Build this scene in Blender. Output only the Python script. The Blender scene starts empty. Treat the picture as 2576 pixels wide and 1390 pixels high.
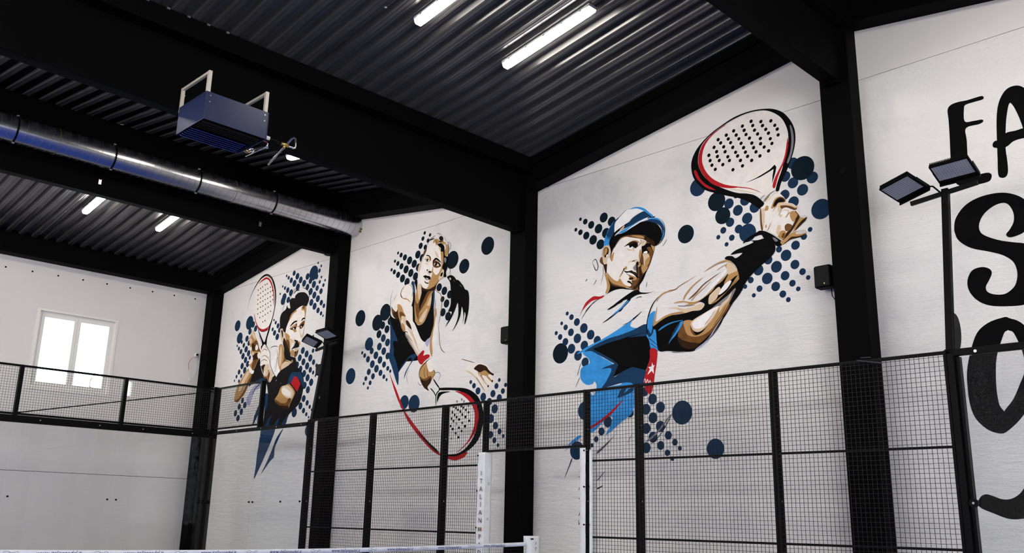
import bpy, bmesh, math, random
from mathutils import Vector, Matrix
random.seed(7)
SC = bpy.context.scene
COL = SC.collection
# ------------------------------------------------------------------ camera
F_PX, PITCH, YAW, ROLL = 2312.2, 0.2599, 0.7885, 0.0217
CAM = (19.457, -9.879, 1.184)
fw = Vector((-math.sin(YAW)*math.cos(PITCH), math.cos(YAW)*math.cos(PITCH), math.sin(PITCH)))
rt = Vector((math.cos(YAW), math.sin(YAW), 0)); up = rt.cross(fw)
r2 = rt*math.cos(ROLL)+up*math.sin(ROLL); u2 = -rt*math.sin(ROLL)+up*math.cos(ROLL)
cd = bpy.data.cameras.new('camera'); cam = bpy.data.objects.new('camera', cd); COL.objects.link(cam)
cam.matrix_world = Matrix(((r2.x,u2.x,-fw.x,CAM[0]),(r2.y,u2.y,-fw.y,CAM[1]),(r2.z,u2.z,-fw.z,CAM[2]),(0,0,0,1)))
cd.sensor_fit = 'HORIZONTAL'; cd.sensor_width = 36; cd.lens = 36*F_PX/2576; cd.clip_end = 300
SC.camera = cam
# ------------------------------------------------------------------ world, light, exposure
wd = bpy.data.worlds.new('sky'); SC.world = wd; wd.use_nodes = True
bg = wd.node_tree.nodes['Background']; bg.inputs[0].default_value = (0.86,0.93,1,1); bg.inputs[1].default_value = 7.0
vs = SC.view_settings
vs.view_transform = 'Standard'; vs.look = 'None'; vs.gamma = 1; vs.use_curve_mapping = False; vs.exposure = 0.14
SC.cycles.use_denoising = True
cy = SC.cycles; cy.max_bounces = 5; cy.diffuse_bounces = 3; cy.glossy_bounces = 2; cy.transparent_max_bounces = 12; cy.sample_clamp_indirect = 5
cy.use_adaptive_sampling = True; cy.adaptive_threshold = .06; cy.adaptive_min_samples = 16; cy.caustics_reflective = False; cy.caustics_refractive = False
LAMP_E = 46.0          # radiance of the fluorescent diffusers
FILL_FRONT, FILL_END = 520.0, 400.0      # power of the two added fill lights, set in invented unseen openings
def fill_light(name, size, size_y, loc, rot, w, col=(1,0.94,0.885)):
    l = bpy.data.lights.new(name, 'AREA'); l.shape = 'RECTANGLE'; l.size = size; l.size_y = size_y; l.energy = w; l.color = col
    o = bpy.data.objects.new(name, l); COL.objects.link(o); o.location = loc; o.rotation_euler = [math.radians(r) for r in rot]
    return o
fill_light('fill_front', 14, 1.5, (4.6,-13.95,6.15), (90,0,0), FILL_FRONT)  # added area light filling the painted wall, from an invented clerestory out of view
fill_light('fill_end', 9.5, 5.0, (26.25,-8.2,3.2), (90,0,90), FILL_END)  # added area light brightening the window wall, in an invented end opening
# ------------------------------------------------------------------ materials
def nodes(m): return m.node_tree.nodes, m.node_tree.links
MATS = {}
def mat(name, col, rough=0.5, metal=0.0, noise=0.0, nscale=8, bump=0.0, bscale=60, emit=None, spec=None, stretch=None):
    m = bpy.data.materials.new(name); m.use_nodes = True; N, L = nodes(m); b = N['Principled BSDF']
    b.inputs['Base Color'].default_value = (*col,1); b.inputs['Roughness'].default_value = rough; b.inputs['Metallic'].default_value = metal
    if spec is not None: b.inputs['Specular IOR Level'].default_value = spec
    tc = N.new('ShaderNodeTexCoord'); mp = N.new('ShaderNodeMapping'); L.new(tc.outputs['Object'], mp.inputs[0])
    if stretch: mp.inputs['Scale'].default_value = stretch
    if noise:
        n = N.new('ShaderNodeTexNoise'); n.inputs['Scale'].default_value = nscale; n.inputs['Detail'].default_value = 3; L.new(mp.outputs[0], n.inputs['Vector'])
        r = N.new('ShaderNodeMapRange'); r.inputs[1].default_value = .3; r.inputs[2].default_value = .7; r.inputs[3].default_value = 1-noise; r.inputs[4].default_value = 1+noise
        L.new(n.outputs[0], r.inputs[0])
        mx = N.new('ShaderNodeMix'); mx.data_type = 'RGBA'; mx.blend_type = 'MULTIPLY'; mx.inputs[0].default_value = 1
        mx.inputs[6].default_value = (*col,1); L.new(r.outputs[0], mx.inputs[7]); L.new(mx.outputs[2], b.inputs['Base Color'])
    if bump:
        n = N.new('ShaderNodeTexNoise'); n.inputs['Scale'].default_value = bscale; n.inputs['Detail'].default_value = 2; L.new(mp.outputs[0], n.inputs['Vector'])
        bp = N.new('ShaderNodeBump'); bp.inputs['Strength'].default_value = bump; bp.inputs['Distance'].default_value = .02
        L.new(n.outputs[0], bp.inputs['Height']); L.new(bp.outputs[0], b.inputs['Normal'])
    if emit:
        b.inputs['Emission Color'].default_value = (*emit[0],1); b.inputs['Emission Strength'].default_value = emit[1]
    MATS[name] = m; return m
def srgb(r, g, b):
    return tuple(((c/255)/12.92 if c/255 <= .04045 else ((c/255+.055)/1.055)**2.4) for c in (r,g,b))
def plaster(name, col, dirt, relief):
    m = bpy.data.materials.new(name); m.use_nodes = True; N, L = nodes(m); b = N['Principled BSDF']; b.inputs['Roughness'].default_value = .85
    b.inputs['Specular IOR Level'].default_value = .2
    tc = N.new('ShaderNodeTexCoord')
    n1 = N.new('ShaderNodeTexNoise'); n1.inputs['Scale'].default_value = .55; n1.inputs['Detail'].default_value = 5; n1.inputs['Roughness'].default_value = .68; L.new(tc.outputs['Object'], n1.inputs['Vector'])
    r1 = N.new('ShaderNodeMapRange'); r1.inputs[1].default_value = .52; r1.inputs[2].default_value = .78; r1.inputs[3].default_value = 0; r1.inputs[4].default_value = dirt; L.new(n1.outputs[0], r1.inputs[0])
    mx = N.new('ShaderNodeMix'); mx.data_type = 'RGBA'; mx.inputs[6].default_value = (*col,1); mx.inputs[7].default_value = (.42,.42,.44,1)
    L.new(r1.outputs[0], mx.inputs[0]); L.new(mx.outputs[2], b.inputs['Base Color'])
    n2 = N.new('ShaderNodeTexNoise'); n2.inputs['Scale'].default_value = 38; n2.inputs['Detail'].default_value = 4; n2.inputs['Roughness'].default_value = .65; L.new(tc.outputs['Object'], n2.inputs['Vector'])
    mp = N.new('ShaderNodeMapping'); mp.inputs['Scale'].default_value = (1.2,1.2,7); L.new(tc.outputs['Object'], mp.inputs[0])
    n3 = N.new('ShaderNodeTexNoise'); n3.inputs['Scale'].default_value = 1.6; n3.inputs['Detail'].default_value = 4; n3.inputs['Roughness'].default_value = .6; L.new(mp.outputs[0], n3.inputs['Vector'])
    a = N.new('ShaderNodeMath'); a.operation = 'MULTIPLY_ADD'; a.inputs[1].default_value = 2.2; L.new(n3.outputs[0], a.inputs[0]); L.new(n2.outputs[0], a.inputs[2])
    bp = N.new('ShaderNodeBump'); bp.inputs['Strength'].default_value = relief; bp.inputs['Distance'].default_value = .02; L.new(a.outputs[0], bp.inputs['Height']); L.new(bp.outputs[0], b.inputs['Normal'])
    MATS[name] = m; return m
def glass(name, tint, gloss=1.0):
    m = bpy.data.materials.new(name); m.use_nodes = True; N, L = nodes(m); N.remove(N['Principled BSDF']); out = N['Material Output']
    t = N.new('ShaderNodeBsdfTransparent'); t.inputs[0].default_value = (*tint,1); g = N.new('ShaderNodeBsdfGlossy'); g.inputs['Roughness'].default_value = .0
    lw = N.new('ShaderNodeLayerWeight'); lw.inputs[0].default_value = .5; mx = N.new('ShaderNodeMixShader')
    pw = N.new('ShaderNodeMath'); pw.operation = 'POWER'; pw.inputs[1].default_value = 5; L.new(lw.outputs['Facing'], pw.inputs[0])
    q = N.new('ShaderNodeMath'); q.operation = 'MULTIPLY_ADD'; q.inputs[1].default_value = .96*gloss; q.inputs[2].default_value = .04*gloss; L.new(pw.outputs[0], q.inputs[0])
    L.new(q.outputs[0], mx.inputs[0]); L.new(t.outputs[0], mx.inputs[1]); L.new(g.outputs[0], mx.inputs[2]); L.new(mx.outputs[0], out.inputs[0])
    MATS[name] = m; return m
plaster('wall_concrete', (.80,.765,.74), .5, .6)
plaster('wall_smooth', (.76,.715,.695), .12, .08)
plaster('wall_side', (.76,.715,.70), .12, .12)
mat('black_paint', (.0011,.0011,.0014), .68, noise=.15, nscale=3, spec=.045)
mat('black_steel', (.0028,.0028,.003), .45, noise=.2, nscale=20, spec=.09)
mat('black_frame', (.0022,.0021,.0022), .48, spec=.09)
mat('wire_black', (.008,.0055,.006), .55, spec=.2)
mat('black_plastic', (.002,.002,.0023), .55, spec=.05)
mat('galvanised_deck', (.095,.092,.094), .28, metal=.45)
mat('duct_zinc', (.62,.63,.66), .27, metal=1.0, noise=.06, nscale=6, stretch=(2,8,2))
mat('duct_seam', (.16,.16,.17), .45, metal=.9)
mat('chrome', (.8,.8,.82), .12, metal=1.0)
mat('zinc_bolt', (.5,.5,.5), .35, metal=1.0)
mat('brass', (.55,.38,.12), .35, metal=1.0)
mat('heater_blue', (.013,.021,.07), .33, noise=.06, nscale=40)
mat('louvre_blue', (.008,.028,.17), .4)
mat('bracket_cream', (.62,.56,.47), .5)
mat('turf_blue', (.012,.055,.36), .9, noise=.2, nscale=60, bump=.3, bscale=300)
mat('floor_concrete', (.22,.22,.23), .6, noise=.15, nscale=2)
mat('lamp_body', (.6,.6,.6), .4)
mat('lamp_diffuser', (.9,.9,.9), .4, emit=((1,.94,.845), LAMP_E))
mat('lamp_endcap', (.75,.75,.76), .3, emit=((1,.94,.845), LAMP_E*.04))
mat('white_plastic', (.75,.74,.72), .4)
mat('window_pvc', (.84,.81,.76), .35)
mat('foam_yellow', (.17,.12,.02), .9)
mat('led_lens', (.16,.17,.21), .25, noise=.12, nscale=30)
mat('led_cell', (.30,.31,.36), .3)
mat('white_vinyl', (.72,.72,.72), .4, noise=.05, nscale=9, bump=.35, bscale=12)
mat('net_band', (.74,.75,.80), .5, noise=.05, nscale=20, bump=.2, bscale=30)
mat('print_black', (.01,.01,.012), .6)
mat('print_navy', (.03,.035,.16), .6)
mat('print_grey', (.33,.34,.36), .6)
mat('print_green', (.02,.2,.06), .6)
mat('print_red', (.4,.02,.02), .6)
mat('cable_orange', (.5,.14,.05), .5)
mat('strip_grey', (.06,.06,.065), .3)
mat('bark', (.2,.13,.09), .9)
glass('court_glass', (.95,.962,.965), .5)
glass('window_glass', (.95,.96,.96))
# ------------------------------------------------------------------ mesh helpers
def box(bm, x0, x1, y0, y1, z0, z1, mi=0):
    if x0 > x1: x0, x1 = x1, x0
    if y0 > y1: y0, y1 = y1, y0
    if z0 > z1: z0, z1 = z1, z0
    v = [bm.verts.new((x,y,z)) for x in (x0,x1) for y in (y0,y1) for z in (z0,z1)]
    for q in ((0,1,3,2),(4,6,7,5),(0,4,5,1),(2,3,7,6),(0,2,6,4),(1,5,7,3)):
        bm.faces.new([v[i] for i in q]).material_index = mi
    return v
def bar(bm, a, b, w, h=None, upv=(0,0,1), mi=0):
    """square bar from a to b, w across, h along upv"""
    a, b = Vector(a), Vector(b); h = h or w; d = (b-a).normalized(); s = d.cross(Vector(upv))
    if s.length < 1e-6: s = d.cross(Vector((1,0,0)))
    s.normalize(); t = s.cross(d)
    v = [bm.verts.new(p+s*(w/2)*i+t*(h/2)*j) for p in (a,b) for i,j in ((-1,-1),(1,-1),(1,1),(-1,1))]
    for q in ((0,1,5,4),(1,2,6,5),(2,3,7,6),(3,0,4,7),(3,2,1,0),(4,5,6,7)):
        bm.faces.new([v[i] for i in q]).material_index = mi
def tube(bm, pts, r, n=10, caps=True, mi=0, smooth=True):
    pts = [Vector(p) for p in pts]; rings = []
    ref = None
    for i, p in enumerate(pts):
        d = (pts[min(i+1,len(pts)-1)]-pts[max(i-1,0)]).normalized()
        if ref is None:
            ref = Vector((0,0,1)) if abs(d.z) < .9 else Vector((1,0,0))
        s = d.cross(ref).normalized(); t = s.cross(d); ref = t
        rr = r[i] if isinstance(r, (list,tuple)) else r
        rings.append([bm.verts.new(p+(s*math.cos(2*math.pi*k/n)+t*math.sin(2*math.pi*k/n))*rr) for k in range(n)])
    for a, b in zip(rings, rings[1:]):
        for k in range(n):
            f = bm.faces.new((a[k],a[(k+1)%n],b[(k+1)%n],b[k])); f.smooth = smooth; f.material_index = mi
    if caps:
        bm.faces.new(list(reversed(rings[0]))).material_index = mi; bm.faces.new(rings[-1]).material_index = mi
def disc(bm, c, nrm, r, depth, n=16, mi=0):
    c, nrm = Vector(c), Vector(nrm).normalized(); tube(bm, [c, c+nrm*depth], r, n, True, mi, False)
def prism(bm, poly, axis, a0, a1, mi=0):
    """extrude 2d polygon along axis ('x': poly=(y,z); 'y': (x,z); 'z': (x,y))"""
    def P(p, a): return (a,p[0],p[1]) if axis == 'x' else ((p[0],a,p[1]) if axis == 'y' else (p[0],p[1],a))
    A = [bm.verts.new(P(p,a0)) for p in poly]; B = [bm.verts.new(P(p,a1)) for p in poly]; n = len(poly)
    for i in range(n): bm.faces.new((A[i],A[(i+1)%n],B[(i+1)%n],B[i])).material_index = mi
    bm.faces.new(A[::-1]).material_index = mi; bm.faces.new(B).material_index = mi
def obj(name, bm, m, parent=None, kind=None, label=None, bevel=0, off=None):
    bmesh.ops.recalc_face_normals(bm, faces=bm.faces)
    if off is None and parent is not None:
        off = Vector((0,0,0)); q = parent
        while q is not None: off = off+q.location; q = q.parent
    if off is not None:
        for v in bm.verts: v.co -= off
    me = bpy.data.meshes.new(name); bm.to_mesh(me); bm.free()
    for k in (m if isinstance(m, (list,tuple)) else [m]): me.materials.append(MATS[k] if isinstance(k, str) else k)
    o = bpy.data.objects.new(name, me); COL.objects.link(o)
    if parent is not None: o.parent = parent
    if bevel:
        b = o.modifiers.new('edge', 'BEVEL'); b.width = bevel; b.segments = 2; b.limit_method = 'ANGLE'
    if kind: o['kind'] = kind
    if label: o['label'] = label
    return o
def B(f=None, *a):
    bm = bmesh.new()
    if f: f(bm, *a)
    return bm
def boxes(*bs):
    bm = bmesh.new()
    for b in bs: box(bm, *b)
    return bm
def thing(name, label, cat, loc, group=None):
    o = bpy.data.objects.new(name, None); COL.objects.link(o); o.location = loc; o.empty_display_size = .2
    o['label'] = label; o['category'] = cat
    if group: o['group'] = group
    return o
def copy_tree(root, loc, label=None, group=None):
    r = root.copy(); COL.objects.link(r); r.location = loc
    if label: r['label'] = label
    if group: r['group'] = group
    def rec(src, dst):
        for ch in list(src.children):
            c = ch.copy(); COL.objects.link(c); c.parent = dst; rec(ch, c)
    rec(root, r); return r
def struct(name, bm, m, parent=None, bevel=0):
    return obj(name, bm, m, parent, kind='structure' if parent is None else None, bevel=bevel)
def struct_root(name, loc=(0,0,0)):
    o = bpy.data.objects.new(name, None); COL.objects.link(o); o.location = loc; o['kind'] = 'structure'; return o
# ------------------------------------------------------------------ hall shell
W = 1.2                       # plane of the painted wall (y)
XW = -2.63                    # plane of the window wall (x)
XE, YF = 26.3, -14.0          # unseen end and front of the hall
VAL = [-2.63, 8.75, 20.3]; RID = [3.1, 14.6, 26.3]
def zb(x):                    # underside of the sloping edge beams
    if x <= 3.1: return 6.70+.147*(x+2.5)
    if x <= 8.75: return 7.60-.147*(x-3.1)
    if x <= 14.6: return 6.78+.155*(x-8.75)
    if x <= 20.3: return 7.70-.147*(x-14.6)
    return 6.86+.147*(x-20.3)
def zs(x): return zb(x)+.49   # underside of the roof deck
SEAM = [6.775, 6.79, 6.84, 6.95, 6.95]
BAYS = [(-2.63,3.1),(3.1,8.75),(8.75,14.6),(14.6,20.3),(20.3,26.3)]
fl = struct('floor', boxes((XW-.3,XE+.3,YF-.3,W+.3,-.2,0)), 'floor_concrete')
tf = obj('court_turf', boxes((.25,19.9,-9.95,-.1,0,.012)), 'turf_blue'); tf['label'] = 'blue artificial turf covering the court inside the fence'; tf['category'] = 'turf'
struct('ground', boxes((-9,XW-.31,-8,4,-.2,0)), 'floor_concrete')
wb = struct_root('wall_back', (0,W,0))
for i, (a, b) in enumerate(BAYS):
    z = SEAM[i]
    obj('concrete_panel', boxes((a,b,W,W+.3,0,z-.007)), 'wall_concrete', wb)
    bm = bmesh.new(); prism(bm, [(a,z+.003),(b,z+.003),(b,zs(b)+.3),(a,zs(a)+.3)], 'y', W+.006, W+.3); obj('upper_panel', bm, 'wall_smooth', wb)
    obj('joint', boxes((a,b,W+.03,W+.25,z-.01,z+.01)), 'black_paint', wb)
WY0, WY1, WZ0, WZ1 = -3.03, -1.32, 3.875, 5.6
wl = struct_root('wall_left', (XW,0,0))
def wlp(y0, y1, z0, z1, n='wall_panel', d=0): obj(n, boxes((XW-.3,XW-d,y0,y1,z0,z1)), 'wall_side', wl)
wlp(YF,W,0,2.02,'concrete_panel'); wlp(YF,WY0,2.03,8.0); wlp(WY1,-.95,2.03,8.0); wlp(-.72,W,2.03,8.0)
wlp(WY0,WY1,2.03,WZ0); wlp(WY0,WY1,WZ1,8.0); wlp(-.95,-.72,2.03,3.86); wlp(-.95,-.72,4.28,8.0)
obj('joint', boxes((XW-.2,XW-.02,YF,W,2.01,2.04)), 'black_paint', wl)
for k in range(-6, 9):
    y = -.557+.553*(k-0)*1.0 if False else .597-.562*k
    if y < -5.2 or y > .7: continue
    bm = bmesh.new(); disc(bm, (XW-.004,y,6.535-.012*k), (1,0,0), .021, .006, 12); obj('tie_hole', bm, 'black_plastic', wl)
wr = struct_root('wall_right', (XE,0,0))
for bx in ((YF,-12.97,0,8.2),(-3.43,W,0,8.2),(-12.97,-3.43,0,.68),(-12.97,-3.43,5.72,8.2)): obj('wall_panel', boxes((XE,XE+.3,*bx)), 'wall_side', wr)
wf = struct_root('wall_front', (0,YF,0))
for bx in ((XW,XE,YF-.3,YF,0,5.38),(XW,XE,YF-.3,YF,6.92,8.3),(XW,-2.42,YF-.3,YF,5.38,6.92),(11.62,XE,YF-.3,YF,5.38,6.92)): obj('wall_panel', boxes(bx), 'wall_side', wf)
# window in the left wall
w1 = struct_root('window_1', (XW,(WY0+WY1)/2,WZ0))
fr = bmesh.new()
for b_ in ((WY0,WY1,WZ1-.05,WZ1),(WY0,WY1,WZ0,WZ0+.05),(WY0,WY0+.05,WZ0+.05,WZ1-.05),(WY1-.05,WY1,WZ0+.05,WZ1-.05)): box(fr, XW-.12,XW-.05,*b_)
obj('window_frame', fr, 'window_pvc', w1)
ar = bmesh.new()
for b_ in ((WY0-.06,WY1+.06,WZ1,WZ1+.05),(WY0-.09,WY1+.09,WZ0-.06,WZ0-.005),(WY0-.06,WY0,WZ0,WZ1),(WY1,WY1+.06,WZ0,WZ1)): box(ar, XW,XW+.012,*b_)
obj('architrave', ar, 'window_pvc', w1)
ym = (WY0+WY1)/2
for a, b in ((WY0+.05,ym-.002),(ym+.002,WY1-.05)):
    sb = bmesh.new()
    for b_ in ((a,b,WZ1-.13,WZ1-.05),(a,b,WZ0+.05,WZ0+.12),(a,a+.075,WZ0+.12,WZ1-.13),(b-.075,b,WZ0+.12,WZ1-.13)): box(sb, XW-.125,XW-.035,*b_)
    s = obj('sash', sb, 'window_pvc', w1)
    obj('pane', boxes((XW-.08,XW-.074,a+.07,b-.07,WZ0+.11,WZ1-.12)), 'window_glass', s)
w2 = struct_root('window_2', (XW,-.83,3.86))
fr = bmesh.new()
for b_ in ((-.95,-.72,4.24,4.28),(-.95,-.72,3.86,3.9),(-.95,-.93,3.9,4.24),(-.74,-.72,3.9,4.24)): box(fr, XW-.12,XW-.05,*b_)
obj('window_frame', fr, 'window_pvc', w2); obj('pane', boxes((XW-.09,XW-.084,-.93,-.74,3.9,4.24)), 'window_glass', w2)
# bare branch seen through the window
br = bmesh.new()
tube(br, [(-4.2,-1.3,-.02),(-4.2,-1.25,2.0),(-4.2,-1.2,3.6),(-4.2,-1.15,4.2),(-4.2,-1.145,4.37),(-4.2,-1.05,4.56),(-4.2,-.936,4.885)], [.03,.026,.02,.014,.011,.008,.003], 6)
tube(br, [(-4.2,-1.15,4.2),(-4.2,-1.06,4.18),(-4.2,-.97,4.16)], [.014,.01,.005], 6); tube(br, [(-4.2,-1.145,4.37),(-4.2,-1.17,4.46)], [.008,.003], 6)
o = obj('tree_branch', br, 'bark', None); o['label'] = 'thin bare branch outside, seen through the right window pane'; o['category'] = 'branch'
# ------------------------------------------------------------------ roof deck (trapezoidal sheets)
PIT = .27
def profile(y):   # points (y, dz) of one rib pitch
    return [(y,0),(y+.038,0),(y+.045,.006),(y+.052,0),(y+.09,0),(y+.122,.072),(y+.165,.072),(y+.172,.066),(y+.192,.066),(y+.199,.072),(y+.238,.072)]
ce = struct_root('ceiling', (0,0,0))
for a, b in BAYS:
    y1 = W+.25
    k = 0
    while y1-(k+1)*4*PIT > YF-1:
        ys = y1-(k+1)*4*PIT
        pr = []
        for r in range(4): pr += profile(ys+r*PIT-.095)
        pr.append((ys+4*PIT-.095, 0))
        bm = bmesh.new()
        xa, xb = a-(.25 if a < -2 else -.02), b-.02
        rows = []
        for x in (xa,xb): rows.append([bm.verts.new((x,p[0],zs(min(max(x,-2.7),26.3))+p[1])) for p in pr])
        for i in range(len(pr)-1): bm.faces.new((rows[0][i],rows[0][i+1],rows[1][i+1],rows[1][i]))
        o = obj('roof_sheet', bm, 'galvanised_deck', ce)
        sm = o.modifiers.new('gauge', 'SOLIDIFY'); sm.thickness = .004; sm.offset = 1
        k += 1
obj('roof_cover', B(lambda bm: [prism(bm, [(a,zs(a)+.1),(b,zs(b)+.1),(b,zs(b)+.14),(a,zs(a)+.14)], 'y', YF-.3, W+.3) for a, b in BAYS]), 'black_paint', ce)
# ------------------------------------------------------------------ columns
def column(label, x0, x1, y0=.9, h=None):
    t = thing('column', label, 'column', ((x0+x1)/2,(y0+W)/2,0), 'black columns along the painted wall')
    hh = h or zb((x0+x1)/2)+.05
    obj('shaft', boxes((x0,x1,y0,W-.001,0,hh)), 'black_paint', t, bevel=.012)
    return t
CO = [(-2.63,-2.275),(2.956,3.29),(8.541,8.92),(14.364,14.775),(20.1,20.5)]
LB = ['black column in the corner beside the window wall','black column between the mural of the moustached man and the mural of the woman',
      'black column between the mural of the woman and the mural of the man in a cap','wide black column between the man in a cap and the black lettering','black column beyond the right picture edge']
cols = []
for (a, b), l in zip(CO, LB): cols.append(column(l, a, b))
for t, (x, z) in zip(cols[1:4], [(3.13,5.86),(8.73,5.2),(14.6,5.62)]):
    bm = bmesh.new(); disc(bm, (x,.897,z), (0,1,0), .035, .01, 16); obj('anchor_socket', bm, 'black_plastic', t)
    for dz in (-.5,-.9,-1.35):
        bm = bmesh.new(); disc(bm, (x+.05,.898,z+dz), (0,1,0), .012, .006, 10); obj('bolt_hole', bm, 'black_plastic', t)
# corbels under the beams are part of the beams' bearing
# ------------------------------------------------------------------ beams
def cross_beam(label, x0, x1, z0, zweb, xf0, xf1, x, rise=0.0):
    t = thing('roof_beam', label, 'beam', (x,YF/2,z0), 'cross beams under the roof deck')
    bm = bmesh.new(); prism(bm, [(YF,z0+rise*(.93-YF)),(.93,z0),(.93,zweb+.02),(YF,zweb+.02)], 'x', x0, x1); obj('web', bm, 'black_paint', t, bevel=.01)
    zt = min(zs(xf0),zs(xf1))-.004
    bm = bmesh.new(); prism(bm, [(xf0,zweb),(xf1,zweb),(xf1,zs(xf1)-.004),(x,zs(x)+(-.004 if x in (3.0,14.57) else -.06)),(xf0,zs(xf0)-.004)], 'y', YF, .9)
    obj('top_flange', bm, 'black_paint', t, bevel=.008)
    bm = bmesh.new(); disc(bm, ((x0+x1)/2,.86,z0-.015), (0,0,1), .11, .02, 20); obj('bearing_pad', bm, 'black_plastic', t)
    return t
cross_beam('black beam directly under the silver duct', 2.90, 3.09, 6.712, 7.45, 2.72, 3.27, 3.0)
deep = cross_beam('deepest black beam, carrying the blue heater', 8.645, 8.835, 6.02, 7.05, 8.43, 9.06, 8.74, .0155)
cross_beam('black beam at upper right above the wide column', 14.465, 14.672, 6.84, 7.62, 14.28, 14.86, 14.57)
cross_beam('black beam behind the camera above the last column', 20.2, 20.4, 6.1, 7.15, 20.0, 20.6, 20.3)
first = None
for k in range(5,14):                                # pale packers between the deep beam and the deck ribs
    y = -3.55-.27*k
    if first is None: y0p = y; first = obj('packer', boxes((9.035,9.075,y-.035,y+.005,zs(9.05)-.03,zs(9.05)-.004)), 'zinc_bolt', deep)
    else:
        c = first.copy(); COL.objects.link(c); c.parent = deep; c.location = first.location+Vector((0,y-y0p,0))
t = thing('roof_beam', 'black edge beam along the top of the window wall', 'beam', (XW+.17,-6,6.72))
obj('web', boxes((XW,XW+.34,YF,.9,6.71,7.15)), 'black_paint', t, bevel=.01); obj('closure_strip', boxes((XW+.01,XW+.12,YF,.9,7.14,7.34)), 'black_paint', t)
def edge_beam(label, a, b):
    t = thing('edge_beam', label, 'beam', ((a+b)/2,W-.15,zb((a+b)/2)), 'sloping edge beams above the painted wall')
    bm = bmesh.new(); prism(bm, [(a,zb(a)),(b,zb(b)),(b,zs(b)-.004),(a,zs(a)-.004)], 'y', .9, W+.02); obj('web', bm, 'black_paint', t, bevel=.008)
    bm = bmesh.new(); prism(bm, [(a,zs(a)-.16),(b,zs(b)-.16),(b,zs(b)-.002),(a,zs(a)-.002)], 'y', .86, .9); obj('top_flange', bm, 'black_paint', t)
EL = ['sloping black edge beam above the mural of the moustached man','sloping black edge beam above the mural of the woman','sloping black edge beam above the man in a cap','sloping black edge beam above the black lettering','sloping black edge beam beyond the right picture edge']
for (a, b), l in zip([(-2.3,2.9),(3.1,8.6),(8.85,14.4),(14.7,20.1),(20.5,26.2)], EL): edge_beam(l, a, b)
# ------------------------------------------------------------------ fluorescent ceiling lamps
def make_lamp(label, x0, y, drop=0.0):
    L_ = 1.64; w = .075
    x1 = x0+L_; s = (zs(x1)-zs(x0))/L_
    t = thing('ceiling_lamp', label, 'lamp', (x0,y,zs(x0)-.06), 'fluorescent lamps under the roof deck')
    def bent(bm, poly, xa, xb, mi=0):
        A = [bm.verts.new((xa,y+p[0],zs(x0)-drop+s*(xa-x0)+p[1])) for p in poly]; Bv = [bm.verts.new((xb,y+p[0],zs(x0)-drop+s*(xb-x0)+p[1])) for p in poly]; n = len(poly)
        for i in range(n): bm.faces.new((A[i],A[(i+1)%n],Bv[(i+1)%n],Bv[i])).material_index = mi
        bm.faces.new(A[::-1]); bm.faces.new(Bv)
    bm = bmesh.new(); bent(bm, [(-w,-.005),(w,-.005),(w+.008,-.035),(w,-.045),(-w,-.045),(-w-.008,-.035)], x0, x1); obj('tray', bm, 'lamp_body', t)
    d = bmesh.new(); P = [(-w+.003,-.046),(w-.003,-.046),(w-.012,-.085),(w-.035,-.105),(-w+.035,-.105),(-w+.012,-.085)]; bent(d, P, x0+.07, x1-.07); obj('diffuser', d, 'lamp_diffuser', t)
    for xa, xb in ((x0+.004,x0+.07),(x1-.07,x1-.004)):
        d = bmesh.new(); bent(d, P, xa, xb); obj('end_cap', d, 'lamp_endcap', t)
    for k in range(5):
        for sd in (-1,1):
            xa = x0+.15+k*(L_-.3)/4; zc = zs(x0)-drop+s*(xa-x0)
            obj('clip', boxes((xa-.012,xa+.012,y+sd*(w+.004)-.004,y+sd*(w+.004)+.004,zc-.06,zc-.03)), 'zinc_bolt', t)
    if drop:
        for f in (.15,.85): xa = x0+f*L_; obj('hanger', boxes((xa-.01,xa+.01,y-.01,y+.01,zs(xa)-drop-.01,zs(xa))), 'zinc_bolt', t)
    return t
LY = [-1.5,-3.13,-7.8,-9.6]
LN = {(0,0):'lit lamp in the far bay, the one nearer the murals',(0,1):'lit lamp in the far bay, the one beside the smoke detector',(1,0):'lit lamp just showing under the deep beam by the heater pipes',
      (2,0):'long lit lamp, complete in view above the man in a cap',(2,1):'lit lamp cut off by the top edge of the picture'}
for bi, x0 in enumerate((-.45,5.02,10.80,16.4)):
    for li, y in enumerate(LY):
        make_lamp(LN.get((bi,li), 'lit fluorescent lamp in a row outside the picture frame'), x0, y, .06 if bi == 1 else 0)
# ------------------------------------------------------------------ court fence
def wires(bm, axis, a0, a1, z0, z1, c, step=.05, r=.0021):
    """square-mesh wires; axis 'x': runs along x in plane y=c, 'y': along y in plane x=c"""
    def prismw(p, q):
        d = Vector(q)-Vector(p); vert = abs(d.z) > .01
        s = Vector((1,0,0)) if (vert and axis == 'x') else (Vector((0,1,0)) if vert else Vector((0,0,1)))
        n = Vector((0,1,0)) if axis == 'x' else Vector((1,0,0))
        v = [bm.verts.new(Vector(e)+s*r*i+n*r*j) for e in (p,q) for i,j in ((-1,-1),(1,-1),(1,1),(-1,1))]
        for k in range(4): bm.faces.new((v[k],v[(k+1)%4],v[4+(k+1)%4],v[4+k]))
    P = (lambda a,z,o: (a,c+o,z)) if axis == 'x' else (lambda a,z,o: (c+o,a,z))
    n = max(1, round((a1-a0)/step)); m = max(1, round((z1-z0)/step))
    for i in range(n+1): prismw(P(a0+(a1-a0)*i/n,z0,0), P(a0+(a1-a0)*i/n,z1,0))
    for j in range(m+1): prismw(P(a0,z0+(z1-z0)*j/m,.004), P(a1,z0+(z1-z0)*j/m,.004))
PW, PD = .03, .115
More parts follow.
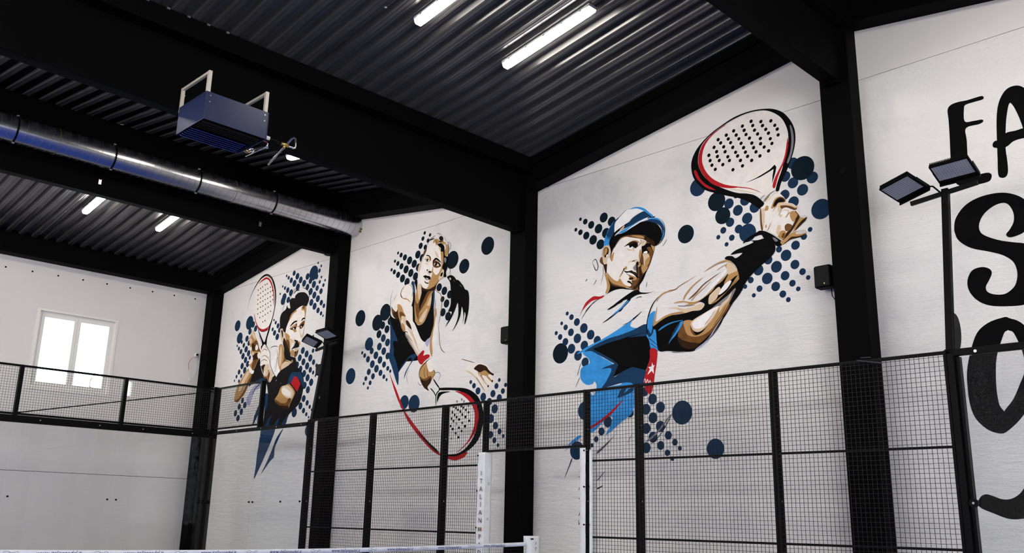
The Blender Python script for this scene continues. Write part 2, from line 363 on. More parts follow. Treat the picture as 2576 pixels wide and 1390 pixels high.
def side_panel(label, x0, x1, z0, z1, rails, lp=True, rp=True, pz=0.0):
    t = thing('mesh_fence', label, 'fence', ((x0+x1)/2,0,z0), 'steel mesh panels of the court fence')
    if lp: obj('post', boxes((x0+.002,x0+PW,-.005,PD,pz,z1)), 'black_frame', t, bevel=.004)
    if rp: obj('post', boxes((x1-PW,x1-.002,-.005,PD,pz,z1)), 'black_frame', t, bevel=.004)
    for i, z in enumerate(rails):
        h = .036 if z in (rails[0],rails[-1]) else .026
        obj('rail', boxes((x0+PW,x1-PW,.004,.04,z-h/2,z+h/2)), 'black_frame', t, bevel=.003)
    bm = bmesh.new(); wires(bm, 'x', x0+PW, x1-PW, z0+.01, z1-.01, -.002); obj('wire_mesh', bm, 'wire_black', t, kind='stuff')
    if pz < z0-.5: return t
    for xx in (x0+PW+.001,x1-PW-.001):
        for z in (.5,1.47,2.45):
            bm = bmesh.new(); disc(bm, (xx-(.004 if xx < (x0+x1)/2 else 0),.06,z), (1,0,0), .011, .004, 8); obj('bolt', bm, 'zinc_bolt', t)
    return t
R3 = [.03,1.0,2.01,2.98]
side_panel('black mesh fence panel beside the side glass', 4.04, 6.03, 0, 3, R3)
side_panel('black mesh fence panel before the thin red curve below the woman', 6.03, 7.99, 0, 3, R3)
side_panel('narrow black mesh fence panel left of the net entrance', 7.99, 8.98, 0, 3, R3)
side_panel('narrow black mesh fence panel right of the net entrance', 11.0, 11.93, 0, 3, R3)
side_panel('black mesh fence panel in front of the single dark blue dot', 11.93, 13.93, 0, 3, R3)
side_panel('black mesh fence panel in front of the wide column', 13.93, 15.96, 0, 3, R3)
gt = thing('mesh_fence', 'short mesh header spanning above the court entrance', 'fence', (9.99,0,2.2), 'steel mesh panels of the court fence')
for z in (2.215,2.98): obj('rail', boxes((8.985,10.995,.004,.04,z-.018,z+.018)), 'black_frame', gt, bevel=.003)
bm = bmesh.new(); wires(bm, 'x', 8.985, 10.995, 2.2, 2.99, -.002); obj('wire_mesh', bm, 'wire_black', gt, kind='stuff')
# glazed end of the court: panes below, mesh above
GX, GT = .14, 2.955
EY = [.0,-2.006,-4.055,-6.05,-8.05,-10.0]
def bolt(p, n, r, d, m, par): 
    bm = bmesh.new(); disc(bm, p, n, r, d, 12); return obj('bolt', bm, m, par)
es = thing('court_end_screen', 'glazed far end of the court with mesh above, below the window', 'court screen', (GX,-5,0))
for i in range(5):
    y1, y0 = EY[i]-(.05 if i == 0 else 0), EY[i+1]
    obj('post', boxes((GX-.09,GX+.005,y0-.035,y0+.035,GT,3.93)), 'black_frame', es, bevel=.004)
    for z in (GT+.03,3.91): obj('rail', boxes((GX-.04,GX,y0+.035,y1-(.035 if i else 0),z-.02,z+.02)), 'black_frame', es, bevel=.003)
    bm = bmesh.new(); wires(bm, 'y', y0+.035, y1-(.035 if i else 0), GT+.02, 3.92, GX+.004); obj('wire_mesh', bm, 'wire_black', es, kind='stuff')
    y1, y0 = EY[i]-.06*(i == 0)-.004, EY[i+1]+.004
    g = obj('glass_pane', boxes((GX-.006,GX+.006,y0,y1,.02,2.83)), 'court_glass', es)
    for y in (y0+.085,y1-.085): bolt((GX-.011,y,1.437), (1,0,0), .018, .022, 'black_plastic', g)
obj('brace_rod', B(lambda bm: tube(bm, [(GX-.05,-4.03,GT+.05),(GX-.05,-.02,3.86)], .011, 8)), 'black_frame', es)
cp = obj('corner_post', boxes((GX-.11,GX+.06,-.05,.12,0,3.95)), 'black_frame', es, bevel=.005)
for z in (1.45,2.9): obj('clamp', boxes((GX+.005,GX+.075,-.09,-.05,z-.04,z+.04)), 'black_steel', cp, bevel=.003)
ch = obj('glass_channel', boxes((GX-.06,GX+.03,-10,-.05,2.82,GT)), 'black_frame', es, bevel=.004)
for y in (-.45,-1.55,-2.45,-3.6,-4.5,-5.5,-6.5,-7.5,-8.5,-9.5): bolt((GX+.03,y,2.89), (1,0,0), .012, .008, 'zinc_bolt', ch)
# far side screen: two panes, the first with raised mesh
fs = thing('court_side_screen', 'far side glass of the court in front of the moustached man', 'court screen', (2.1,0,0))
obj('post', boxes((2.10,2.16,-.005,.1,GT,3.93)), 'black_frame', fs, bevel=.004)
for z in (GT+.06,3.91): obj('rail', boxes((GX+.065,2.10,.0,.04,z-.018,z+.018)), 'black_frame', fs, bevel=.003)
bm = bmesh.new(); wires(bm, 'x', GX+.065, 2.10, GT+.05, 3.92, -.002); obj('wire_mesh', bm, 'wire_black', fs, kind='stuff')
ch = obj('glass_channel', boxes((GX+.065,4.0,-.02,.035,2.885,GT)), 'black_frame', fs, bevel=.004)
for x in (.5,1.3,2.3,2.9,3.8): bolt((x,-.02,2.92), (0,-1,0), .011, .006, 'zinc_bolt', ch)
for x0, x1, bl in ((GX+.08,2.116,((2.05,1.448),(.35,1.45))),(2.124,3.99,((2.19,1.448),(3.246,1.457),(3.93,1.462)))):
    g = obj('glass_pane', boxes((x0,x1,-.006,.006,.02,2.9)), 'court_glass', fs)
    for x, z in bl: bolt((x,-.011,z), (0,1,0), .018, .022, 'black_plastic', g)
obj('post', boxes((4.0,4.036,-.005,.115,0,3.0)), 'black_frame', fs, bevel=.004)
# near side screen
ns = thing('court_side_screen', 'near side glass of the court in front of the black lettering', 'court screen', (18,0,0))
obj('post', boxes((15.964,16.03,-.01,.13,0,2.965)), 'black_frame', ns, bevel=.004); obj('post', boxes((16.035,16.075,.03,.11,0,2.93)), 'black_steel', ns, bevel=.004)
bm = bmesh.new(); disc(bm, (16.09,-.04,1.452), (0,1,0), .045, .03, 18); c = obj('clamp', bm, 'black_steel', ns); bolt((16.09,-.045,1.452), (0,1,0), .012, .006, 'zinc_bolt', c)
ch = obj('glass_channel', boxes((16.035,20,-.03,.04,2.93,3.0)), 'black_frame', ns, bevel=.004); bolt((16.26,-.032,2.955), (0,-1,0), .016, .008, 'zinc_bolt', ch)
for x0, x1, xb in ((16.09,18.0,17.9),(18.008,19.95,18.1)):
    g = obj('glass_pane', boxes((x0,x1,-.006,.006,.02,2.94)), 'court_glass', ns); bolt((xb,-.011,1.45), (0,1,0), .018, .022, 'black_plastic', g)
# ------------------------------------------------------------------ vinyl pads and net
def text_mesh(s, size, mname, name, M, parent, shear=0, align='CENTER'):
    cu = bpy.data.curves.new('txt', 'FONT'); cu.body = s; cu.size = size; cu.align_x = align; cu.align_y = 'CENTER'; cu.shear = shear; cu.resolution_u = 4; cu.extrude = .0004
    o = bpy.data.objects.new('txt', cu); COL.objects.link(o)
    dg = bpy.context.evaluated_depsgraph_get(); me = bpy.data.meshes.new_from_object(o.evaluated_get(dg)); bpy.data.objects.remove(o); bpy.data.curves.remove(cu)
    off = Vector((0,0,0)); q = parent
    while q is not None: off = off+q.location; q = q.parent
    me.transform(Matrix.Translation(-off) @ M); me.materials.clear(); me.materials.append(MATS[mname])
    r = bpy.data.objects.new(name, me); COL.objects.link(r); r.parent = parent; return r
def M_front(x, y, z): return Matrix.Translation((x,y,z)) @ Matrix.Rotation(math.radians(90),4,'X')       # faces -y
def M_px(x, y, z): return Matrix.Translation((x,y,z)) @ Matrix.Rotation(math.radians(90),4,'Z') @ Matrix.Rotation(math.radians(90),4,'X')   # faces +x
def M_mx(x, y, z): return Matrix.Translation((x,y,z)) @ Matrix.Rotation(math.radians(-90),4,'Z') @ Matrix.Rotation(math.radians(90),4,'X')
def wavy(bm, x0, x1, y, z0, z1, amp, nrm):
    """creased vinyl face with slight folds, thickness towards nrm"""
    pass
def vinyl(bm, path, z0, z1, seed, th=.003, amp=.006, nz=60):
    """vinyl sheet following a 2d path in plan (list of xy), creased along its height"""
    rnd = random.Random(seed); n = len(path)
    ph = [rnd.uniform(0,6.3) for _ in range(6)]
    cols_ = []
    for i, p in enumerate(path):
        a = Vector(path[max(0,i-1)]); b = Vector(path[min(n-1,i+1)]); d = (b-a).normalized(); nn = Vector((d.y,-d.x))
        c = []
        for j in range(nz+1):
            z = z0+(z1-z0)*j/nz
            w = amp*(.5*math.sin(z*9+ph[0]+i*1.1)+.35*math.sin(z*23+ph[1]-i*1.7)+.3*math.sin(z*41+ph[2]+i*2.3))
            c.append(bm.verts.new((p[0]+nn.x*w,p[1]+nn.y*w,z)))
        cols_.append(c)
    for a, b in zip(cols_, cols_[1:]):
        for j in range(nz): bm.faces.new((a[j],b[j],b[j+1],a[j+1])).smooth = True
t = thing('post_pad', 'white vinyl pad lettered down its face, left of the entrance', 'pad', (9.0,0,0), 'white vinyl pads on the entrance posts')
bm = bmesh.new(); vinyl(bm, [(8.90,.10),(8.901,-.02),(8.904,-.046),(8.912,-.05),(8.95,-.051),(9.0,-.051),(9.04,-.0515),(9.058,-.051),(9.063,-.049),(9.066,-.042),(9.067,-.02),(9.068,.0),(9.068,.06),(9.068,.10)], .05, 2.195, 3, amp=.004)
s = obj('cover', bm, 'white_vinyl', t); so = s.modifiers.new('th','SOLIDIFY'); so.thickness = .006
for i, ch in enumerate('ITALIAN'): text_mesh(ch, .1, 'print_black', 'letter', M_front(9.008,-.066,1.875-.1155*i), t)
obj('flag_stripe', boxes((8.972,8.993,-.067,-.064,1.03,1.085)), 'print_green', t); obj('flag_stripe', boxes((9.018,9.04,-.067,-.064,1.03,1.085)), 'print_red', t)
for i, ch in enumerate('PADEL'): text_mesh(ch, .1, 'print_black', 'letter', M_front(9.008,-.066,.945-.1155*i), t)
for z in (2.15,1.62,1.08,.55):
    bm = bmesh.new(); disc(bm, (8.912,-.05,z), (0,-1,0), .012, .01, 10); obj('eyelet', bm, 'black_plastic', t)
for z in (1.72,1.2,.69,.2):
    bm = bmesh.new(); tube(bm, [(9.08,.05,z+.02),(9.084,.02,z+.025),(9.082,.015,z-.01),(9.08,.045,z-.005)], .004, 6); obj('lace', bm, 'print_grey', t)
t = thing('post_pad', 'white vinyl pad with laced edge, right of the entrance', 'pad', (11.0,0,0), 'white vinyl pads on the entrance posts')
bm = bmesh.new(); vinyl(bm, [(10.962,.11),(10.958,.03),(10.96,-.03),(10.97,-.04),(11.0,-.042),(11.045,-.04),(11.066,-.036)], .05, 2.185, 5, amp=.004); s = obj('cover', bm, 'white_vinyl', t); s.modifiers.new('th','SOLIDIFY').thickness = .006
bm = bmesh.new(); vinyl(bm, [(11.135,-.034),(11.155,-.02),(11.16,.04),(11.16,.1)], .05, 2.16, 9, amp=.003); s = obj('cover_edge', bm, 'white_vinyl', t); s.modifiers.new('th','SOLIDIFY').thickness = .006
for i, ch in enumerate('ITALIAN'): text_mesh(ch, .1, 'print_black', 'letter', M_mx(10.949,-.012,1.875-.1155*i), t)
for z in (2.15,1.66,1.16,.66):
    for x in (11.05,11.138):
        bm = bmesh.new(); disc(bm, (x,-.044,z), (0,-1,0), .012, .01, 10); obj('eyelet', bm, 'black_plastic', t)
    bm = bmesh.new(); tube(bm, [(11.05,-.05,z),(11.138,-.046,z)], .003, 6); obj('lace', bm, 'print_grey' if z > 2 else 'black_plastic', t)
NX = 10.0
t = thing('net_post', 'white wrapped net post at the end of the net', 'post', (NX,.03,0))
obj('shaft', boxes((NX-.03,NX+.03,-.03,.09,0,.97)), 'black_frame', t)
bm = bmesh.new(); vinyl(bm, [(NX+.05,.15),(NX+.06,.1),(NX+.062,.02),(NX+.055,-.07),(NX,-.085),(NX-.055,-.075),(NX-.06,.0),(NX-.06,.15)], .02, .985, 12, amp=.004, nz=30); s = obj('cover', bm, 'white_vinyl', t); s.modifiers.new('th','SOLIDIFY').thickness = .005
for i, ch in enumerate('ITALIAN'):
    text_mesh(ch, .06, 'print_black', 'letter', M_px(NX+.073,.045,.885-.079*i), t)
for y in (-.045,-.015):
    bm = bmesh.new(); disc(bm, (NX+.066,y,.945), (1,0,0), .012, .006, 10); obj('eyelet', bm, 'black_plastic', t)
nt = thing('court_net', 'court net with printed white top band', 'net', (NX,-5,0))
def nz_(y): return .90-.078*(1-((y+5)/4.9)**2)
bm = bmesh.new(); ny = 120; A_ = []
for i in range(ny+1):
    y = -.09-9.8*i/ny; z = nz_(y); w = .004*math.sin(y*14)
    A_.append([bm.verts.new((NX+sx*.007+w*(.5 if sx > 0 else .5),y,z-h)) for sx, h in ((1,.0),(1.3,.022),(1,.052),(-1,.052),(-1,.0))])
for a, b in zip(A_, A_[1:]):
    for k in range(5): bm.faces.new((a[k],a[(k+1)%5],b[(k+1)%5],b[k])).smooth = True
band = obj('top_band', bm, 'net_band', nt)
k = 0
yc = -.72
while yc > -9.6:
    text_mesh('www.italianpadel.it', .054, 'print_navy', 'lettering', M_px(NX+.0125,yc,nz_(yc)-.027), nt, shear=.25)
    yl = yc-.41
    bm = bmesh.new()
    for dy, dz, rr in ((-.05,.004,.013),(-.01,-.006,.011),(.035,.004,.009)):
        pts = [(NX+.0125,yl+dy+math.cos(a)*rr*2.2,nz_(yl)-.027+dz+math.sin(a)*rr) for a in [i*.5 for i in range(11)]]
        tube(bm, pts, .0022, 5)
    obj('logo', bm, 'print_grey', nt)
    yc -= .82
bm = bmesh.new(); st = .042
y = -.09
while y > -9.9:
    zt = nz_(y)-.05; bar(bm, (NX,y,.02), (NX,y,zt), .0022, .0022); y -= st
z = .05
while z < .86:
    yy = [-.09-9.8*i/40 for i in range(41)]
    for a, b in zip(yy, yy[1:]):
        if z < min(nz_(a),nz_(b))-.04: bar(bm, (NX,a,z+.006*math.sin(a*2)), (NX,b,z+.006*math.sin(b*2)), .0022, .0022)
    z += st
obj('net_mesh', bm, 'wire_black', nt, kind='stuff')
bm = bmesh.new(); tube(bm, [(NX,-.09,.93),(NX+.01,-.06,.94),(NX,.0,.93)], .004, 6); obj('cord', bm, 'white_plastic', nt)
bm = bmesh.new(); bar(bm, (15.02,-.03,2.99), (15.30,-.035,2.93), .05, .006, (0,-.3,1)); bar(bm, (15.06,-.03,3.012), (15.16,.0,3.012), .05, .005)
o = obj('plastic_strip', bm, 'strip_grey'); o['label'] = 'short grey plastic strip hooked over the fence rail at the wide column'; o['category'] = 'strip'
# ------------------------------------------------------------------ spiral duct
DX, DZ, DR = 3.44, 7.325, .225
dt = thing('ventilation_duct', 'long silver spiral duct running into the painted wall', 'duct', (DX,-6,DZ-DR))
bm = bmesh.new(); tube(bm, [(DX,YF+.3,DZ)]+[(DX,-13+i*1.4,DZ) for i in range(11)]+[(DX,W+.1,DZ)], DR, 64, False); obj('pipe', bm, 'duct_zinc', dt)
def ring(y, r0, wd, n=48, mi=0):
    bm = bmesh.new(); A = []
    for dy, rr in ((-wd/2,DR-.002),(-wd/2,r0),(wd/2,r0),(wd/2,DR-.002)):
        A.append([bm.verts.new((DX+rr*math.sin(2*math.pi*k/n),y+dy,DZ+rr*math.cos(2*math.pi*k/n))) for k in range(n)])
    for a, b in zip(A, A[1:]):
        for k in range(n): bm.faces.new((a[k],a[(k+1)%n],b[(k+1)%n],b[k])).smooth = False
    return bm
y = W-.12; first = None; p = .136
nn_ = 44; hel = []
while y > -9.0:                                  # one turn of the helical lock seam after another
    if first is None:
        bm = bmesh.new(); pts = [(DX+(DR-.0008)*math.sin(2*math.pi*k/nn_),y-p*k/nn_,DZ+(DR-.0008)*math.cos(2*math.pi*k/nn_)) for k in range(nn_+1)]
        tube(bm, pts, .0028, 5, False); first = obj('lock_seam', bm, 'duct_seam', dt); y_first = y
    else:
        c = first.copy(); COL.objects.link(c); c.parent = dt; c.location = (0,y-y_first,0)
    y -= p
for y in (-.9,-2.53,-4.14,-5.76,-7.4):
    c = obj('hanger_ring', ring(y, DR+.010, .03), 'black_steel', dt)
    bm = bmesh.new()
    for a in (.12, math.pi-.35):
        disc(bm, (DX+(DR+.02)*math.sin(a+.2),y-.02,DZ+(DR+.02)*math.cos(a+.2)), (0,1,0), .016, .04, 8)
    obj('bolt', bm, 'zinc_bolt', c)
    if y in (-.9,-4.14,-7.4):
        bm = bmesh.new(); bar(bm, (DX-.02,y,DZ-DR-.01), (3.11,y-.02,DZ-DR-.12), .03, .008); obj('strut', bm, 'black_steel', c); bm = bmesh.new(); bar(bm, (3.11,y-.02,DZ-DR-.11), (3.11,y-.02,DZ-DR-.21), .05, .008, (1,0,0)); obj('strut_foot', bm, 'zinc_bolt', c)
for y in (-1.74,-5.05):
    obj('coupling', ring(y, DR+.006, .07), 'duct_zinc', dt); obj('sealant', ring(y-.04, DR+.003, .005), 'foam_yellow', dt)
bm = bmesh.new()
for a in (.35,.55,2.0,2.25): 
    bmesh.ops.create_icosphere(bm, subdivisions=1, radius=.03, matrix=Matrix.Translation((DX+(DR+.005)*math.sin(a),W-.01,DZ+(DR+.005)*math.cos(a))))
obj('expanding_foam', bm, 'foam_yellow', dt)
# ------------------------------------------------------------------ unit heater
HX0, HX1, HY0, HY1, HZ0, HZ1 = 8.88, 9.6, -5.355, -4.50, 5.77, 6.135
ht = thing('unit_heater', 'dark blue box heater with louvres bracketed to the deep beam', 'heater', ((HX0+HX1)/2,(HY0+HY1)/2,HZ0))
bm = bmesh.new(); th = .012
box(bm, HX0,HX1,HY0,HY0+th,HZ0,HZ1); box(bm, HX0,HX1,HY1-th,HY1,HZ0,HZ1); box(bm, HX0,HX0+th,HY0+th,HY1-th,HZ0,HZ1); box(bm, HX1-th,HX1,HY0+th,HY1-th,HZ0,HZ1); box(bm, HX0+th,HX1-th,HY0+th,HY1-th,HZ1-th,HZ1)
obj('casing', bm, 'heater_blue', ht, bevel=.004)
for k in range(6):
    x = HX0+.06+k*.055
    bm = bmesh.new(); bar(bm, (x,HY0+.03,HZ0-.012+.003*k), (x,HY1-.1,HZ0-.012+.003*k), .07, .008, (.6,0,1)); obj('louvre', bm, 'louvre_blue', ht)
for k in range(4):
    x = HX0+.44+k*.06
    bm = bmesh.new(); bar(bm, (x,HY0+.03,HZ0+.03), (x,HY1-.04,HZ0+.03), .012, .07, (.3,0,1)); obj('louvre', bm, 'black_steel', ht)
obj('fan_plate', boxes((HX0+.02,HX1-.02,HY0+.02,HY1-.02,HZ0+.12,HZ0+.13)), 'black_plastic', ht)
for y in (HY0+.036,HY1-.036):
    bm = bmesh.new(); zt = 6.42
    box(bm, HX1-.06,HX1-.016,y-.022,y+.022,HZ1-.1,zt); box(bm, HX0-.03,HX1-.06,y-.018,y+.018,zt-.035,zt); box(bm, HX0-.045,HX0-.005,y-.02,y+.02,HZ1-.05,zt)
    obj('bracket', bm, 'bracket_cream', ht, bevel=.003)
    for z in (HZ1-.05,HZ1-.13):
        bm = bmesh.new(); disc(bm, (HX1-.001,y+.02*(1 if y < -5 else -1),z), (1,0,0), .009, .006, 8); obj('rivet', bm, 'zinc_bolt', ht)
    for z in (6.33,6.19):
        bm = bmesh.new(); disc(bm, (HX0-.025,y+.02,z), (0,1,0), .012, .012, 8); obj('bolt', bm, 'zinc_bolt', ht)
# copper/chrome connections on the right side
py = HY1
bm = bmesh.new(); tube(bm, [(9.5,py,5.84),(9.5,py+.09,5.84)], .026, 14); obj('union', bm, 'white_plastic', ht)
bm = bmesh.new(); tube(bm, [(9.5,py+.07,5.84),(9.5,py+.28,5.83)], .017, 10); obj('hose', bm, 'black_steel', ht)
bm = bmesh.new(); tube(bm, [(9.5,py+.26,5.83),(9.5,py+.37,5.825)], .024, 10); tube(bm, [(9.5,py+.31,5.83),(9.5,py+.31,5.77)], .018, 8); obj('valve', bm, 'brass', ht)
bm = bmesh.new(); tube(bm, [(9.5,py+.36,5.825),(9.5,py+.44,5.82),(9.49,py+.475,5.84),(9.48,py+.485,5.88),(9.47,py+.485,5.97),(9.455,py+.475,5.99),(9.42,py+.46,5.985),(8.9,py+.44,5.75)], .015, 10); obj('pipe', bm, 'chrome', ht)
bm = bmesh.new(); tube(bm, [(9.0,py+.02,5.80),(9.0,py+.10,5.80)], .016, 10); tube(bm, [(9.0,py+.08,5.80),(9.0,py+.15,5.82),(9.0,py+.16,5.86),(8.97,py+.15,5.875),(8.86,py+.12,5.84)], .014, 10); obj('pipe', bm, 'chrome', ht)
bm = bmesh.new(); tube(bm, [(9.0,py+.03,5.80),(9.0,py+.08,5.80)], .022, 10); obj('valve', bm, 'brass', ht)
bm = bmesh.new(); tube(bm, [(9.35,py+.15,5.86),(9.35,py+.15,5.77)], .016, 8); tube(bm, [(9.35,py+.15,5.79),(9.0,py+.05,5.72)], .009, 8); obj('bleed_valve', bm, 'chrome', ht)
obj('valve_lever', boxes((9.34,9.36,py+.09,py+.15,5.845,5.855)), 'print_red', ht)
# ------------------------------------------------------------------ floodlight poles
def floodlight(label, base, top, plab):
    bx, by, bz = base; tx, ty, tz = top
    t = thing('light_pole', plab, 'pole', base, 'floodlight poles on the fence')
    bm = bmesh.new(); bar(bm, base, (tx,ty+.01,tz+.06), .075, .075, (0,1,0)); obj('mast', bm, 'black_steel', t, bevel=.005)
    bm = bmesh.new(); prism(bm, [(by,bz-.02)]+[(by+.03+.17*math.sin(a*math.pi/16)+(ty-by)/(tz-bz)*.44*(1-math.cos(a*math.pi/16))/2,bz-.02+.44*(1-math.cos(a*math.pi/16))/2) for a in range(17)]+[(by+.0+(ty-by)/(tz-bz)*.42,bz+.42)], 'x', bx+.03, bx+.042); obj('gusset', bm, 'black_steel', t)
    obj('foot_plate', boxes((bx-.05,bx+.05,by-.03,by+.05,bz-.03,bz+.02)), 'black_frame', t)
    bm = bmesh.new(); bar(bm, (tx-.40,ty+.02,tz-.015), (tx+.34,ty+.02,tz+.065), .05, .04, (0,1,0)); obj('cross_arm', bm, 'black_steel', t, bevel=.004)
    bm = bmesh.new(); tube(bm, [(tx-.22,ty-.05,tz+.14),(tx-.12,ty-.02,tz+.12),(tx-.05,ty,tz+.03),(tx-.02,ty,tz-.05)], .010, 8); obj('cable', bm, 'black_plastic', t)
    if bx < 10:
        bm = bmesh.new(); bar(bm, (bx-.042,by+.0,bz+.02), (bx-.042+.5*(tx-bx),by+.5*(ty-by),bz+.5*(tz-bz)), .008, .05, (0,1,0)); obj('painted_edge_glint', bm, 'bracket_cream', t)  # cream sliver painting in the light caught along the mast's side
    for sx, yaw, roll, dz, lab in ((.14,0,.03,.075,label[1]),(-.43,-20,.11,0,label[0])):
        h = thing('floodlight', lab, 'floodlight', (tx+sx,ty,tz), 'floodlights on the court poles')
        w, d, tilt = .42, .30, math.radians(21)
        M = Matrix.Translation((tx+sx,ty-.10,tz+.155+dz)) @ Matrix.Rotation(math.radians(yaw),4,'Z') @ Matrix.Rotation(-roll,4,'Y') @ Matrix.Rotation(-tilt,4,'X')
        def put(name, bm, m, par=h, bev=0):
            bmesh.ops.transform(bm, matrix=M, verts=bm.verts); return obj(name, bm, m, par, bevel=bev)
        put('housing', boxes((-w/2,w/2,-d/2,d/2,0,.03)), 'black_plastic', bev=.008)
        bm = bmesh.new()
        for b_ in ((-w/2,w/2,-d/2,-d/2+.02),(-w/2,w/2,d/2-.03,d/2),(-w/2,-w/2+.016,-d/2,d/2),(w/2-.016,w/2,-d/2,d/2)): box(bm, *b_, -.012, 0)
        put('bezel', bm, 'black_plastic', bev=.003)
        ln = put('lens', boxes((-w/2+.014,w/2-.014,-d/2+.018,d/2-.028,-.004,.0)), 'led_lens')
        bm = bmesh.new()
        for i in range(14):
            for j in range(9):
                cx = -w/2+.028+i*(w-.056)/13; cy = -d/2+.032+j*(d-.075)/8; box(bm, cx-.011,cx+.011,cy-.010,cy+.010,-.007,-.004)
        o = put('led_cells', bm, 'led_cell', ln); o['kind'] = 'stuff'
        bm = bmesh.new()
        for i in range(26):
            x = -w/2+.012+i*(w-.024)/25; box(bm, x-.003,x+.003,-d/2-.004,d/2-.02,.03,.048)
        o = put('cooling_fins', bm, 'black_plastic')
        put('driver_box', boxes((-.13,.13,d/2-.005,d/2+.05,-.01,.06)), 'black_plastic', bev=.006)
        bm = bmesh.new(); box(bm, w/2,w/2+.008,-.02,d/2+.03,.0,.04); box(bm, -w/2-.008,-w/2,-.02,d/2+.03,.0,.04); box(bm, -w/2-.008,w/2+.008,d/2+.03,d/2+.045,-.03,.03); put('yoke', bm, 'black_steel')
    return t
floodlight(('left floodlight head on the near pole, tilted','right floodlight head on the near pole, under the letter F'), (15.98,.08,3.0), (15.975,.44,4.84), 'leaning black floodlight pole in front of the black lettering')
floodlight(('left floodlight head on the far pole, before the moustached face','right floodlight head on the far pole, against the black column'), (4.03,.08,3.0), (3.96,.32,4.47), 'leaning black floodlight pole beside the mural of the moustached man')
# ------------------------------------------------------------------ speakers, camera, detector, conduits
def speaker(label, x, z, w=.235, h=.30):
    t = thing('wall_speaker', label, 'speaker', (x,W-.1,z), 'black wall speakers beside the columns')
    bm = bmesh.new(); box(bm, x-w/2,x+w/2,.98,1.15,z-h/2,z+h/2); obj('cabinet', bm, 'black_plastic', t, bevel=.03)
    obj('grille', boxes((x-w/2+.02,x+w/2-.02,.975,.981,z-h/2+.02,z+h/2-.02)), 'black_steel', t, bevel=.002)
    obj('wall_mount', boxes((x-.03,x+.03,1.14,W,z-.05,z+.05)), 'black_steel', t)
    bm = bmesh.new(); disc(bm, (x+.03,.972,z-h/2+.05), (0,1,0), .008, .004, 10); obj('badge', bm, 'brass', t)
    bm = bmesh.new(); tube(bm, [(x+.06,1.1,z-h/2),(x+.05,1.13,z-h/2-.09),(x+.08,1.15,z-h/2-.15),(x+.16,1.17,z-h/2-.16)], .006, 6); obj('cable', bm, 'black_plastic', t)
speaker('black wall speaker left of the wide column, cable hanging below', 14.18, 4.31)
speaker('black wall speaker left of the column beside the woman mural', 8.385, 4.275)
speaker('black wall speaker half hidden behind the column by the far pole', 2.80, 4.23, .4, .24)
t = thing('security_camera', 'small white dome camera on the window wall by the corner', 'camera', (XW,.80,5.05))
bm = bmesh.new(); disc(bm, (XW,.79,5.10), (1,0,0), .05, .05, 20); obj('base', bm, 'white_plastic', t)
bm = bmesh.new(); bmesh.ops.create_uvsphere(bm, u_segments=16, v_segments=10, radius=.05, matrix=Matrix.Translation((XW+.06,.79,5.10))); obj('housing', bm, 'white_plastic', t)
bm = bmesh.new(); bmesh.ops.create_uvsphere(bm, u_segments=14, v_segments=8, radius=.03, matrix=Matrix.Translation((XW+.095,.775,5.095))); obj('lens', bm, 'black_plastic', t)
bm = bmesh.new(); tube(bm, [(XW+.03,.80,5.05),(XW+.04,.66,5.0),(XW+.03,.60,4.86),(XW+.03,.62,4.7)], .006, 6); obj('cable', bm, 'cable_orange', t)
bm = bmesh.new(); tube(bm, [(XW+.03,.62,4.7),(XW+.03,.66,4.56),(XW+.03,.74,4.52),(XW+.03,.8,4.58),(XW+.03,.82,4.8),(XW+.03,.81,5.05)], .006, 6); obj('cable', bm, 'white_plastic', t)
obj('junction_box', boxes((XW,XW+.03,.66,.74,4.42,4.5)), 'white_plastic', t, bevel=.005)
bm = bmesh.new(); disc(bm, (.56,-3.74,zs(.56)-.02), (0,0,-1), .065, .03, 20); t = thing('smoke_detector', 'round white smoke detector under the far deck', 'detector', (.56,-3.74,zs(.56)-.08)); obj('base', bm, 'white_plastic', t)
bm = bmesh.new(); tube(bm, [(.56,-3.74,zs(.56)-.05),(.56,-3.74,zs(.56)-.085)], [.055,.035], 20); obj('sensor', bm, 'white_plastic', t)
bm = bmesh.new(); tube(bm, [(.58,-3.70,zs(.58)-.03),(.62,-3.55,zs(.62)-.03),(.66,-3.47,zs(.66)-.03)], .006, 6); obj('cable', bm, 'cable_orange', t)
def conduit(label, y, x0, x1):
    o = obj('conduit', B(lambda bm: [tube(bm, [(x0,y,zs(x0)-.014),(x1,y,zs(x1)-.014)], .011, 8)]+[tube(bm, [(x0+(x1-x0)*f,y,zs(x0+(x1-x0)*f)-.014),(x0+(x1-x0)*f+.05,y,zs(x0+(x1-x0)*f+.05)-.014)], .015, 8) for f in (.3,.62)]), 'zinc_bolt')
    o['label'] = label; o['category'] = 'conduit'
conduit('thin metal conduit on the far deck left of the lamps', -3.43, -2.2, 2.6)
conduit('thin metal conduit on the near deck left of the cut-off lamp', -3.62, 9.2, 14.2)
MURALS = []
